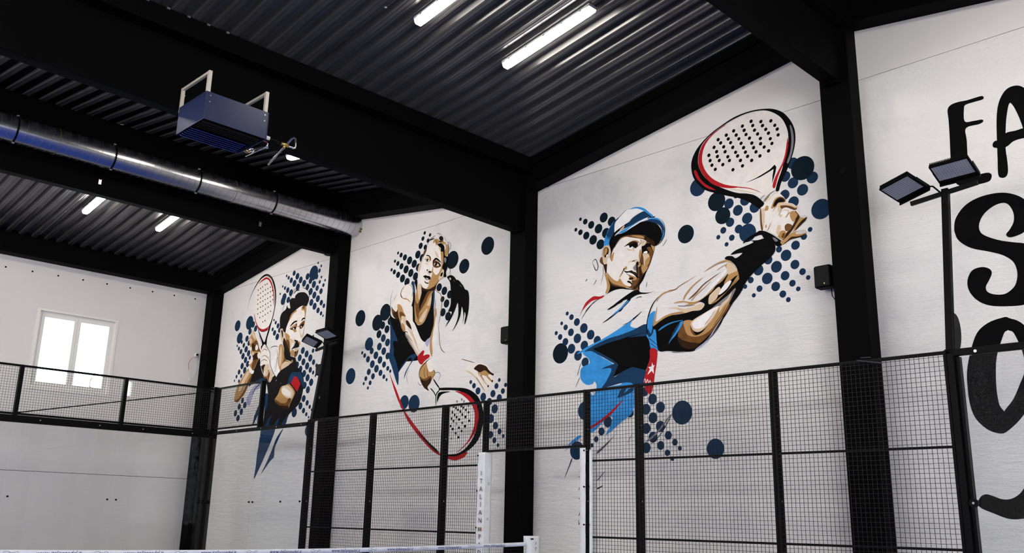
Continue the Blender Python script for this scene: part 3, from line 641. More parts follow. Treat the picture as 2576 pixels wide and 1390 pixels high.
MURALS.append(('man_in_cap',9574,
'N2644,6070,140 N3160,5690,78 N3300,5556,80 N3424,5678,79 N3571,5540,81 N3444,5404,82 N3165,5405,69 N4459,5760,83 N4187,6039,83 N4065,5876,77 N4174,5755,79 N4308,5621,82 N4040,5613,73 N4165,5480,79 N4554,5288,141 N3279,5780,38 D2955,5772,147 D3049,5531,127 D4328,5930,172 N3440,5402,79 N3440,5188,135 N3301,5275,65 N3049,5308,50 N2961,5222,34 N3183,5169,46 N3093,5088,33 N4379,5040,34 N4284,4960,46 N4155,4864,64 N3909,4854,46 N4008,4750,79 N3738,4736,65 N3856,4616,82 N4130,4598,65 N4233,4480,47 N4308,4386,32 N3580,4620,78 N3977,4469,65 N3709,4476,81 N3455,4496,46 N3362,4418,33 N4078,4347,47 N4156,4256,33 N3829,4343,66 N3583,4352,46 N3929,4221,50 N4004,4131,35 N3491,4272,31 D2405,5386,143 D328,6077,30 D434,6012,50 D562,5928,66 D717,5829,81 D828,5996,84 D991,5894,80 D875,5722,85 D227,5915,33 D329,5848,49 D456,5765,67 D603,5661,81 D757,5554,83 N45,4506,34 N138,4432,49 N255,4334,64 N404,4214,80 N548,4088,79 N683,3978,74 N-76,4357,31 N12,4278,48 N128,4180,63 N267,4062,80 N415,3928,79 N-197,4208,35 N-108,4132,49 N8,4037,63 N141,3908,81 N282,3778,81 N432,3656,76 N433,2888,148 N263,2276,143 N888,2685,84 N762,2546,62 N656,2432,46 N572,2341,32 N1738,2970,80 N1877,2840,81 N1614,2829,82 N1739,2695,81 N1613,2546,80 N1870,2563,80 N1735,2414,80 N1608,2265,80 N1868,2289,64 N2006,2428,62 N2117,2324,48 N2200,2236,34 N1983,2180,46 N2067,2095,33 N2254,2739,172 N2787,2207,139 N1595,3088,68 N1320,2794,69 D-100,3858,168',[
('racket','''
Pc:3817,6948 3939,6875 4044,6774 4106,6660 4142,6529 4138,6409 4090,6170 4026,6003 3925,5792 3872,5713 3704,5674 3456,5788 3141,5919 2951,6042 2788,6188 2701,6339 2692,6541 2762,6708 2970,6862 3293,6957 3604,6987
PK:3956,5692 3993,5788 4038,5862 4102,5969 4166,6097 4222,6239 4252,6390 4245,6538 4192,6681 4092,6827 3956,6925 3818,6975 3663,7007 3489,7017 3295,6999 3096,6939 2908,6866 2732,6759 2617,6648 2549,6522 2537,6396 2564,6260 2638,6128 2765,5998 2930,5909 3122,5821 3309,5742 3450,5662 3559,5576 3653,5491 3692,5499 3725,5551 3674,5629 3580,5717 3455,5774 3313,5816 3140,5906 2951,6029 2795,6166 2700,6317 2661,6449 2675,6588 2734,6716 2836,6801 2970,6874 3134,6931 3294,6971 3488,6996 3662,6987 3817,6948 3939,6875 4044,6774 4106,6660 4142,6529 4145,6407 4125,6293 4086,6171 4054,6088 4026,6003 3971,5885 3931,5790 3910,5703
PR:3133,6925 2970,6867 2827,6789 2733,6699 2674,6560 2669,6418 2715,6292 2803,6157 2921,6040 3083,5954 3229,5911 3317,5906 3115,5994 2983,6076 2880,6165 2792,6286 2738,6428 2741,6570 2793,6699 2890,6800 3017,6870 3156,6921
SR 20 4:3085,5991 3317,5906 3501,5840 3626,5770 3706,5711
PR:2583,6341 2614,6350 2644,6296 2688,6197 2777,6090 2918,5977 2940,5952 2812,6011 2708,6108 2618,6232
PR:4136,6437 4137,6316 4105,6193 4065,6091 4012,6000 3954,5890 3905,5757 3869,5758 3869,5805 3911,5903 3978,6005 4038,6095 4087,6224 4114,6349
Pg:4177,6601 4200,6592 4224,6478 4222,6345 4189,6196 4142,6090 4113,6056 4107,6087 4157,6205 4188,6355 4189,6488
LK:3435,5935 3608,5968 3765,6015 3836,6040 3915,6092 3940,6049 3922,5977 3894,5905 3862,5823 3874,5936 3895,6031 3862,6019 3692,5967 3550,5946
Sl 14 11:3170,5912 3400,5828 3596,5740
CK 28:3582,6852
CK 27:3738,6800
CK 27:3895,6763
CK 27:3438,6820
CK 27:3605,6778
CK 27:3760,6731
CK 26:3952,6677
CK 28:3290,6789
CK 28:3463,6747
CK 27:3629,6699
CK 27:3808,6659
CK 27:3986,6609
CK 28:3164,6758
CK 28:3329,6711
CK 27:3490,6672
CK 27:3675,6626
CK 27:3847,6589
CK 26:3995,6518
CK 28:3023,6727
CK 28:3194,6689
CK 27:3370,6640
CK 27:3543,6600
CK 27:3717,6545
CK 26:3870,6496
CK 28:3064,6663
CK 27:3230,6619
CK 27:3403,6560
CK 27:3576,6514
CK 27:3715,6464
CK 26:3892,6418
CK 28:2948,6626
CK 28:3112,6587
CK 28:3263,6536
CK 28:3440,6482
CK 27:3601,6436
CK 26:3768,6398
CK 28:2989,6545
CK 28:3133,6504
CK 27:3306,6447
CK 27:3467,6405
CK 27:3636,6362
CK 27:3834,6322
CK 29:2854,6525
CK 28:2999,6466
CK 27:3174,6414
CK 28:3336,6381
CK 27:3498,6331
CK 27:3695,6283
CK 28:2872,6435
CK 28:3028,6394
CK 27:3199,6347
CK 28:3380,6300
CK 27:3560,6251
CK 28:2900,6354
CK 28:3085,6314
CK 27:3409,6208
CK 27:2955,6274
CK 27:3250,6190
'''),
('head','''
Pc:1095,5538 1165,5581 1285,5571 1455,5522 1588,5481 1673,5422 1743,5408 1823,5371 1834,5306 1816,5241 1786,5144 1726,5025 1650,4901 1566,4779 1528,4717 1424,4690 1223,4757 1104,4808 1019,4850 932,4928 898,5047 890,5213 953,5301 1024,5395
Pl:803,5402 808,5466 839,5510 884,5520 937,5498 958,5444 966,5370 944,5303 895,5283 890,5213 864,5187 837,5215 811,5278 798,5338
Pw:819,5399 832,5467 883,5486 923,5449 927,5392 902,5339 873,5309 838,5323 825,5354
Pt:834,5403 848,5451 883,5469 903,5433 892,5392 860,5355 838,5352
PK:903,5465 923,5436 924,5385 896,5333 866,5316 847,5339 887,5375 909,5410
PW:882,5350 907,5356 896,5323 873,5309
Sb 6 6:802,5330 795,5389 812,5465 848,5505 892,5514 937,5491
Pw:739,5276 758,5324 793,5330 811,5249 837,5185 784,5216 753,5245
Pb:802,5236 837,5201 890,5198 887,5120 878,5036 858,5054 832,5137
Pt:836,5058 889,5028 923,4936 953,4840 941,4764 878,4717 854,4728 878,4782 888,4851 869,4946
Pt:898,5054 959,4980 1036,4910 1105,4878 1140,4914 1174,4887 1224,4802 1291,4762 1223,4757 1156,4792 1087,4811 1018,4843 949,4904 906,4989
Pw:908,4982 949,4907 1019,4850 1104,4813 1190,4778 1274,4744 1155,4764 1035,4791 958,4836 925,4911
Pb:932,4928 967,4866 1044,4814 1155,4778 1274,4738 1424,4688 1274,4717 1155,4751 1035,4784 962,4831
PK:941,4905 958,4836 1035,4799 1155,4775 1274,4740 1432,4686 1424,4679 1274,4721 1155,4742 1043,4741 930,4717 825,4676 794,4655 878,4704 931,4752 950,4812
Pw:1673,5408 1702,5437 1767,5409 1823,5371 1834,5306 1816,5241 1786,5144 1751,5061 1701,4975 1650,4901 1608,4834 1566,4779 1532,4730 1523,4670 1424,4686 1358,4718 1274,4751 1350,4752 1384,4781 1401,4814 1468,4837 1514,4870 1490,4916 1494,4970 1517,5042 1531,5102 1548,5154 1561,5193 1582,5273 1585,5356 1643,5365
Pb:1530,5060 1580,5093 1578,4997 1577,4928 1601,4903 1575,4839 1533,4757 1491,4716 1441,4690 1408,4716 1459,4777 1493,4833 1527,4882 1528,4964
Pt:1592,5063 1636,5014 1694,5017 1676,4965 1620,4917 1587,4945 1570,5012
Pl:1609,5236 1690,5224 1730,5175 1736,5105 1694,5031 1636,5017 1617,5058 1613,5163
Pt:1655,5120 1729,5161 1736,5105 1694,5031 1640,5016 1637,5068
PK:1589,5355 1660,5382 1742,5373 1773,5311 1804,5237 1749,5233 1698,5229 1633,5263 1604,5237 1589,5278
Pw:1683,5308 1741,5318 1780,5262 1795,5211 1755,5218 1719,5253
Pt:1775,5380 1823,5364 1828,5294 1812,5228 1789,5267 1762,5341
PW:1615,5251 1674,5265 1696,5237 1657,5227
Sg 7 4:1616,5235 1657,5218 1698,5219
PK:1731,5038 1663,4920 1604,4814 1532,4736 1523,4670 1507,4680 1512,4747 1576,4846 1618,4915 1678,4964
SK 7 8:1835,5306 1818,5234 1777,5132 1726,5025
SK 6 4:1524,4731 1523,4691 1523,4653
Pw:1393,4850 1485,4865 1526,4848 1500,4790 1441,4738 1400,4759 1383,4810
Pt:1240,4757 1224,4809 1182,4871 1157,4911 1191,4856 1266,4781 1350,4752 1308,4743
Pt:1336,4925 1427,4902 1485,4858 1451,4833 1385,4851 1343,4882
Pb:1327,4882 1360,4897 1410,4885 1420,4862 1377,4852 1335,4863
PK:1291,4839 1318,4849 1359,4828 1386,4789 1375,4773 1351,4801 1317,4817
Pt:1279,5092 1244,5070 1192,5010 1136,4932 1162,4938 1201,4994 1235,5030 1295,5047
SK 24 4:1238,5072 1218,5026 1179,4956
PK:1227,5028 1295,5005 1362,5004 1387,5004 1420,4976 1462,4962 1494,4908 1520,4866 1485,4865 1448,4902 1386,4934 1328,4972 1269,4989
Pb:1345,4993 1387,4996 1420,4969 1457,4949 1478,4911 1428,4933 1378,4963
PW:1320,4984 1386,4955 1436,4918 1454,4896 1394,4924 1344,4956
Pw:1269,4989 1311,4954 1361,4928 1427,4895 1469,4875 1411,4902 1344,4920 1294,4957
Pt:1543,5294 1568,5310 1577,5253 1559,5173 1536,5148 1528,5213
Pl:1318,5141 1356,5165 1390,5166 1364,5143
Pl:1432,5158 1490,5165 1540,5131 1523,5103 1464,5107
PK:1383,5136 1405,5156 1453,5156 1436,5142 1402,5142
PK:1466,5090 1490,5123 1519,5119 1524,5075 1498,5052
Pg:1413,5033 1434,5064 1468,5086 1501,5045 1497,4997 1454,4988
Pb:1476,5084 1509,5050 1512,4981 1502,4886 1478,4945 1471,5016
Pt:1518,5083 1555,5094 1565,5054 1530,5036
Sb 6 4:1603,5213 1613,5142 1617,5058 1619,5031
Pt:1318,5456 1412,5485 1504,5466 1545,5426 1503,5428 1411,5464
Pb:1236,5417 1275,5438 1318,5456 1369,5470 1437,5471 1499,5443 1515,5404 1504,5365 1464,5346 1435,5371 1411,5418 1352,5423 1296,5423
PK:1343,5423 1403,5435 1478,5434 1499,5401 1477,5359 1439,5370 1420,5355 1368,5369 1332,5398
PW:1287,5409 1334,5416 1359,5383 1410,5387 1420,5364 1368,5365 1321,5385
CK 21:1368,5397
Pl:1296,5379 1367,5348 1435,5336 1419,5320 1350,5330 1308,5352
Sb 6 3:1427,5359 1439,5328 1434,5294
Sw 14 10:1563,5472 1578,5434 1536,5386 1477,5355
Pl:1579,5444 1645,5438 1673,5404 1652,5370 1602,5358 1584,5384
Sg 6 6:1620,5457 1624,5432 1607,5407
Pt:970,5248 961,5300 1037,5367 1024,5288 998,5221
SK 10 3:806,5178 817,5090 800,4993 762,4868
Sl 5 5:1022,5196 1032,5151
'''),
('cap','''
PW:1317,6019 1248,5987 1156,5928 1107,5888 1063,5844 1049,5760 1048,5695 1167,5742 1288,5788 1366,5842 1444,5882 1529,5906 1630,5926 1572,5964 1505,5994 1420,6006
PB:1318,6026 1378,6019 1446,6029 1522,6018 1597,5992 1672,5945 1728,5889 1785,5838 1813,5810 1800,5785 1776,5801 1728,5851 1671,5899 1630,5929 1572,5964 1505,5997 1446,6007 1377,6011
PM:1152,5933 1090,5910 1037,5871 975,5812 930,5756 894,5705 862,5639 840,5586 835,5521 937,5515 955,5577 991,5627 1044,5688 1049,5760 1054,5824 1072,5863 1107,5892
PB:836,5520 834,5572 849,5627 883,5689 893,5647 900,5602 918,5657 933,5599 969,5639 948,5564 937,5512
SB 8 13:1042,5885 975,5819 925,5757 889,5699
SK 4 10:1318,6026 1248,5995 1152,5933 1116,5897
PM:1638,5920 1571,5911 1486,5887 1409,5854 1349,5810 1297,5793 1262,5757 1236,5720 1313,5725 1425,5751 1543,5782 1652,5793 1727,5805 1784,5792 1752,5828 1695,5879
PK:1048,5695 1132,5733 1219,5767 1307,5796 1279,5761 1236,5716 1149,5699 1070,5658 1043,5620 964,5557 937,5519 955,5591 1008,5645 1035,5690
Pl:1153,5709 1202,5742 1254,5770 1236,5727 1193,5711
PB:1087,5643 1166,5681 1236,5704 1339,5725 1442,5754 1543,5778 1627,5795 1698,5801 1610,5780 1509,5753 1416,5723 1313,5688 1254,5650 1166,5661 1114,5647
PW:1722,5800 1644,5795 1543,5770 1441,5739 1339,5697 1287,5668 1355,5679 1458,5721 1559,5752 1643,5773 1701,5785
PK:1287,5665 1390,5700 1492,5728 1593,5756 1692,5742 1782,5712 1871,5668 1934,5599 1968,5530 1974,5453 1953,5388 1920,5347 1887,5329 1836,5309 1824,5387 1744,5452 1663,5507 1581,5543 1455,5573 1337,5592 1278,5620 1166,5647 1070,5624 1096,5647 1252,5651
PK:937,5523 973,5573 1043,5624 1114,5645 1200,5645 1286,5623 1341,5591 1243,5588 1165,5576 1117,5537 1068,5475 1015,5410 975,5318 954,5286 973,5379 961,5453
Pw:1341,5592 1251,5591 1178,5582 1130,5548 1086,5493 1042,5437 1059,5448 1112,5509 1169,5555 1234,5574 1320,5567 1396,5544 1371,5570
Pw:1277,5583 1354,5589 1455,5574 1581,5543 1663,5505 1731,5453 1808,5397 1834,5316 1782,5354 1734,5377 1686,5415 1620,5461 1538,5492 1438,5525 1353,5553
Pt:1388,5570 1497,5555 1605,5519 1654,5470 1571,5497 1488,5525
Pb:1663,5507 1744,5452 1824,5387 1834,5312 1774,5338 1734,5384 1686,5415 1637,5466
PM:1593,5748 1668,5758 1717,5761 1784,5771 1873,5755 1937,5710 1991,5642 2019,5574 2021,5484 1995,5407 1962,5371 1949,5389 1970,5453 1976,5521 1950,5596 1887,5658 1790,5707 1692,5742
PB:1713,5766 1759,5777 1833,5772 1897,5748 1960,5691 1999,5634 2015,5575 1983,5640 1928,5703 1856,5740 1783,5757
PB:2009,5542 2012,5472 1989,5415 1956,5379 1978,5424 1995,5476
SK 6 13:1897,5757 1976,5694 2022,5608 2029,5524 2016,5444 1970,5371 1911,5331 1836,5307
LK:1800,5785 1810,5795 1849,5790 1857,5779 1829,5774 1743,5786 1697,5778 1722,5802 1776,5798
'''),
('strokes','''
SK 13 13:588,5281 657,5319 710,5186 660,5134 588,5281
SK 15 10:478,5021 442,4979
SK 13 7:674,4973 647,4935 605,4892
SK 9 6:2062,5378 2021,5318 1972,5280
SK 8 10:1679,4768 1658,4688
Sg 20 10:571,2185 807,2322 1027,2475
SK 18 10:558,2155 755,2268 937,2400
SK 13 9:548,1731 683,1818 834,1949
Sk 23 18:543,1653 666,1683 792,1733
Sk 25 6:167,2164 113,2047 9,1856
Sk 11 7:341,3655 305,3541 267,3450
Sk 10 6:328,3433 231,3262
Sg 34 23:1605,2347 1821,2484 2060,2726
SK 11 11:1699,2313 1891,2467 2095,2753
Sg 10 8:1264,2346 1365,2497
'''),
('shirt','''
PR:374,4510 438,4618 529,4675 619,4707 744,4684 832,4692 779,4651 673,4646 565,4634 475,4584
SK 8 13:744,4649 673,4632 529,4554 438,4482
SR 22 4:507,4626 395,4544 314,4413
SK 13 7:631,4624 465,4490 348,4365
PK:918,4441 1040,4513 1194,4586 1330,4641 1431,4673 1513,4666 1554,4626 1708,4597 1836,4603 1675,4586 1528,4596 1429,4580 1337,4537 1243,4462 1166,4384 1115,4391 1210,4474 1295,4550 1177,4534 1039,4471
PK:792,4244 953,4324 1138,4424 1295,4538 1359,4538 1242,4451 1085,4364 926,4285
PB:979,4335 1177,4450 1295,4527 1320,4519 1229,4457 1106,4382
PK:895,4449 1034,4507 1171,4542 1196,4527 1065,4488 954,4447
SK 8 14:1461,4538 1511,4555 1577,4551
PK:1575,4323 1494,4285 1392,4231 1316,4190 1187,4155 1290,4173 1418,4217
PB:257,3809 492,3904 764,3978 1030,4071 1264,4166 1346,4190 1418,4254 1345,4144 1390,4097 1516,4070 1640,4089 1515,4050 1287,4011 1029,3961 764,3879 574,3837 410,3822
PM:410,3822 602,3902 764,3946 950,3987 1133,4006 1390,4052 1653,4113 1666,3929 1286,3935 976,3896 723,3842 922,3715 1103,3617 1205,3596 1115,3534 999,3587 763,3715 547,3819
PB:410,3822 574,3816 789,3692 973,3589 1003,3504 879,3310 792,3215 1073,3232 1376,3230 1399,3065 1375,2810 1168,2675 855,2487 939,2618 978,2756 862,2743 783,2677 545,2542 541,2926 541,3133 613,3117 673,3246 627,3333 587,3295 465,3291 355,3374 333,3486 369,3578 525,3625 498,3712 396,3787
PM:1010,3364 1203,3443 1381,3486 1631,3412 1593,3197 1376,3216 1175,3260 792,3211 866,3311 972,3497 775,3516 999,3566 1102,3555
LK:596,3850 897,3910 1261,3953 1666,3929 1736,3749 1708,3573 1631,3408 1381,3486 1203,3439 1002,3361 1107,3555 973,3647 763,3762
SK 10 8:1663,3990 1287,3956 949,3899 602,3856
PB:1175,3260 1376,3230 1378,3027 1249,3097 1175,3203 1072,3111 1163,3245
PM:1084,3049 1174,3183 1276,3195 1211,3100 1376,3186 1387,3121 1274,3075 1122,3042
PB:1649,3941 1724,3972 1787,4085 1858,4015 1869,3684 1730,3730 1697,3855
SM 16 8:1685,3896 1781,3824 1852,3756
SM 12 6:1720,3811 1851,3716
PR:1718,3727 1841,3688 1827,3501 1794,3346 1756,3154 1706,3046 1625,3102 1586,3247 1638,3401 1703,3573
LW:1745,3519 1766,3464 1792,3475 1770,3428 1775,3338 1735,3391 1654,3336 1704,3420 1671,3453 1734,3457
SW 11 10:1584,3237 1612,3284 1627,3220 1657,3270 1675,3200 1701,3253 1723,3172 1744,3233
PR:546,2630 758,2729 966,2853 1203,3014 1018,2837 810,2710 545,2595
PB:83,2359 193,2449 335,2512 335,2467 166,2388
Pv:0,2265 83,2334 193,2412 139,2353
'''),
('arm','''
PK:1767,4075 1872,4129 2019,4182 2192,4182 2361,4182 2501,4198 2638,4201 2695,4264 2615,4312 2532,4295 2685,4361 2823,4434 2893,4506 3001,4559 3111,4658 3176,4647 3278,4629 3287,4545 3323,4458 3331,4399 3249,4296 3155,4207 3059,4082 2949,3958 2824,3824 2673,3715 2535,3626 2439,3602 2217,3625 2034,3657 1861,3689 1824,3988 1766,4008
Pw:2329,4066 2441,4063 2465,3964 2529,3838 2679,3866 2818,3999 2941,4087 3064,4209 3108,4179 2978,4024 2840,3880 2702,3770 2565,3699 2402,3748 2279,3798 2217,3853 2256,3968
Pb:2217,3853 2292,3790 2429,3738 2579,3703 2508,3647 2399,3642 2289,3690 2229,3768
Pt:2329,4066 2482,4051 2437,3968 2462,3870 2529,3826 2652,3869 2778,3993 2917,4137 3027,4261 3150,4382 3210,4413 3118,4247 2980,4070 2842,3926 2705,3839 2569,3807 2460,3821 2378,3866 2340,3957
Pl:2453,4025 2524,4075 2662,4127 2812,4182 2920,4213 2960,4213 2876,4096 2778,3993 2681,3912 2585,3872 2504,3894 2458,3954
PW:2478,4016 2544,4066 2662,4117 2799,4172 2900,4204 2919,4195 2849,4106 2766,4016 2682,3945 2600,3921 2519,3931 2486,3968
St 17 10:2683,3959 2780,4051 2878,4166
Sb 9 7:2815,3918 2953,4062 3051,4199
Pt:1779,4073 1807,4187 1847,4329 1855,4328 1829,4171 1842,4126 1976,4185 2121,4214 2292,4213 2389,4184 2220,4187 2048,4172 1901,4118 1797,4065
Pl:2044,4300 2195,4293 2335,4252 2475,4255 2614,4282 2671,4274 2674,4226 2610,4188 2473,4196 2361,4184 2264,4229 2166,4276
Pt:2154,4355 2240,4375 2339,4368 2422,4341 2533,4327 2643,4349 2727,4396 2852,4483 2975,4575 3085,4657 3075,4735 3064,4785 3145,4823 3231,4713 3278,4623 3199,4584 3105,4529 3025,4507 3113,4657 3001,4559 2893,4506 2823,4434 2685,4361 2532,4295 2420,4279 2337,4296 2421,4315 2310,4350
Pl:3091,4798 3150,4805 3230,4707 3248,4669 3163,4649 3097,4643 3080,4711
PW:2813,4531 2924,4607 3020,4686 3081,4722 3072,4677 2976,4587 2866,4498 2741,4411 2686,4384 2757,4469
Sg 17 10:2231,4312 2337,4291 2531,4274
Pl:2760,4278 2777,4370 2849,4430 2938,4481 2972,4434 2927,4364 2884,4306 2789,4252
PW:2966,4429 3025,4493 3105,4541 3150,4528 3088,4448 3007,4390 2937,4366
Pt:2789,4252 2925,4323 3087,4415 3182,4516 3271,4612 3285,4552 3167,4460 3018,4353 2883,4269
Sb 10 10:2816,4258 2965,4341 3127,4432 3249,4552
Pg:2840,4201 2962,4271 3096,4343 3216,4412 3133,4285 3012,4199 2920,4205 2812,4182
Pl:2960,4213 3068,4290 3150,4382 3106,4272 3011,4193 2929,4112
St 36 10:2332,4377 2377,4457 2485,4555 2599,4624 2680,4664
Sw 31 7:2424,4377 2551,4454 2679,4553 2803,4616 2987,4697
St 19 7:2464,4347 2564,4428 2704,4513 2816,4590
St 10 36:2699,4740 2796,4783 2933,4830 3067,4846 3145,4835
Sg 7 10:2769,4766 2933,4821 3079,4830
St 10 10:2918,4728 3011,4773 3093,4791
St 29 6:1853,4428 1884,4485 1985,4541 2076,4554 2203,4568 2276,4608 2433,4664 2563,4708
Sw 10 6:2059,4572 2203,4564 2247,4594 2405,4653
SK 19 24:1884,4500 1778,4402 1700,4251 1667,4119 1671,3971 1722,3905
PB:1693,4215 1757,4278 1820,4289 1793,4176 1764,4045 1738,3960 1691,3968 1669,4057
PM:1677,4044 1706,3991 1735,3956 1767,4044 1780,3981 1734,3916 1682,3926
PB:1868,3980 1943,4033 2088,4075 2231,4086 2319,4082 2188,4071 2044,4042 1927,3996
PM:1898,3990 2044,4050 2203,4074 2045,4056
PB:2318,4068 2288,4000 2183,3879 2095,3806 2051,3760 2111,3876 2186,3987 2258,4052
PM:2258,4052 2186,3987 2111,3876 2051,3778 2140,3875 2228,3984
Sv 11 29:2985,4034 2867,3897 2728,3737 2618,3669 2507,3618
SK 14 10:3008,4066 2948,3945 2824,3810 2714,3731
Sg 19 10:2104,3630 2203,3619 2342,3611
'''),
('wristband','''
PK:3160,4918 3230,4966 3394,5001 3526,5029 3496,5062 3599,5048 3699,5054 3811,5038 3846,4965 3860,4870 3811,4788 3665,4694 3548,4623 3428,4525 3336,4435 3282,4523 3272,4608 3234,4733 3149,4829 3061,4873 3092,4908 3182,4894 3239,4853 3345,4906 3272,4917
PK:3360,5055 3443,5113 3576,5160 3635,5178 3719,5152 3814,5090 3894,5021 3960,4965 4006,4945 3956,4901 3887,4901 3848,4948 3811,5035 3699,5051 3660,5109 3588,5110 3486,5088 3396,5052
Pg:3825,5037 3859,5028 3905,4979 3863,4974
'''),
('hand','''
Pt:4144,5067 4177,5158 4241,5222 4283,5250 4323,5253 4349,5224 4325,5178 4262,5132 4192,5088 4150,5056
Pb:4164,5069 4201,5126 4266,5184 4328,5216 4349,5218 4325,5176 4262,5132 4199,5088
PG:4259,5241 4297,5260 4336,5245 4345,5225 4308,5217
Pt:3974,4971 4052,5014 4108,5042 4177,5054 4257,5056 4316,5037 4324,5003 4272,4969 4184,4961 4096,4958 4034,4932 3970,4904 3939,4952
Pb:4034,4946 4105,4990 4185,4980 4266,4983 4317,5002 4271,4966 4184,4958 4096,4956 4040,4932 3977,4909
PG:4176,5038 4250,5053 4312,5035 4322,5009 4267,5002 4187,5011
Pc:3656,5497 3706,5528 3737,5569 3811,5639 3884,5676 3926,5679 3980,5639 4045,5556 4046,5503 4148,5459 4213,5397 4211,5365 4245,5259 4228,5210 4170,5145 4125,5063 4075,5028 3983,4975 3915,5022 3836,5091 3762,5146 3664,5180 3651,5270 3648,5406
Pt:3828,5471 3862,5547 3907,5597 3977,5602 4045,5556 4045,5503 3944,5514 3903,5470 3850,5455
Pb:3858,5494 3891,5553 3927,5582 3977,5591 4030,5558 4043,5518 4014,5512 3946,5519 3909,5488 3879,5475
PK:3887,5501 3908,5550 3947,5567 4009,5546 4014,5518 3938,5526 3905,5497
Pl:3934,5509 4013,5504 4121,5466 4186,5418 4216,5397 4204,5360 4169,5361 4117,5406 4037,5438 3981,5424 3965,5401 3936,5381 3925,5417
Pw:3969,5468 4052,5456 4132,5424 4191,5384 4212,5393 4203,5360 4162,5363 4111,5406 4037,5436 3981,5424
Sb 6 12:3926,5330 3965,5389 4002,5426 4064,5427 4123,5393 4176,5360
Sw 6 8:3847,5408 3877,5443 3921,5483
Pw:4182,5352 4245,5259 4228,5210 4176,5144 4124,5076 4066,5023 3997,4979 3968,4984 4029,5057 4092,5109 4144,5163 4176,5229 4194,5270
Pb:4193,5259 4211,5281 4242,5251 4220,5207 4169,5140 4110,5074 4038,5011 3995,4979 4026,5039 4091,5098 4149,5157 4183,5209
Pt:4106,5336 4162,5350 4213,5279 4176,5229 4146,5196 4108,5263
Pl:3941,5348 4000,5395 4075,5384 4093,5341 4041,5279 4003,5328 3959,5298
PW:3962,5350 4006,5387 4067,5373 4072,5339 4028,5296 3996,5329
Sw 7 11:4041,5273 4071,5313 4107,5344
Pt:3909,5036 3948,5102 4003,5103 4030,5070 3998,4998 3955,4987
Pw:3960,5014 3980,5062 4014,5062 3997,5000
Pw:4016,5158 4056,5190 4103,5172 4129,5141 4091,5090 4029,5090
Pl:3885,5102 3912,5195 3959,5178 3948,5115 3917,5055
Pt:3730,5469 3754,5517 3790,5502 3779,5451 3736,5447
Pw:3655,5473 3674,5496 3678,5401 3677,5293 3687,5183 3661,5182 3649,5299
Pl:3688,5480 3724,5485 3726,5390 3711,5259 3686,5197 3683,5332
Pt:3723,5216 3739,5252 3747,5211 3736,5196
Sw 12 5:3755,5152 3786,5209 3811,5264
Sl 12 5:3777,5164 3816,5236 3843,5283
SK 10 6:3707,5580 3753,5626 3813,5673 3856,5696 3906,5705
SK 7 6:3667,5626 3697,5659 3743,5681
Pt:3729,5579 3760,5619 3819,5666 3811,5641 3766,5597
Sw 4 4:3756,5559 3824,5617 3890,5665 3925,5670 3959,5652
'''),
]))
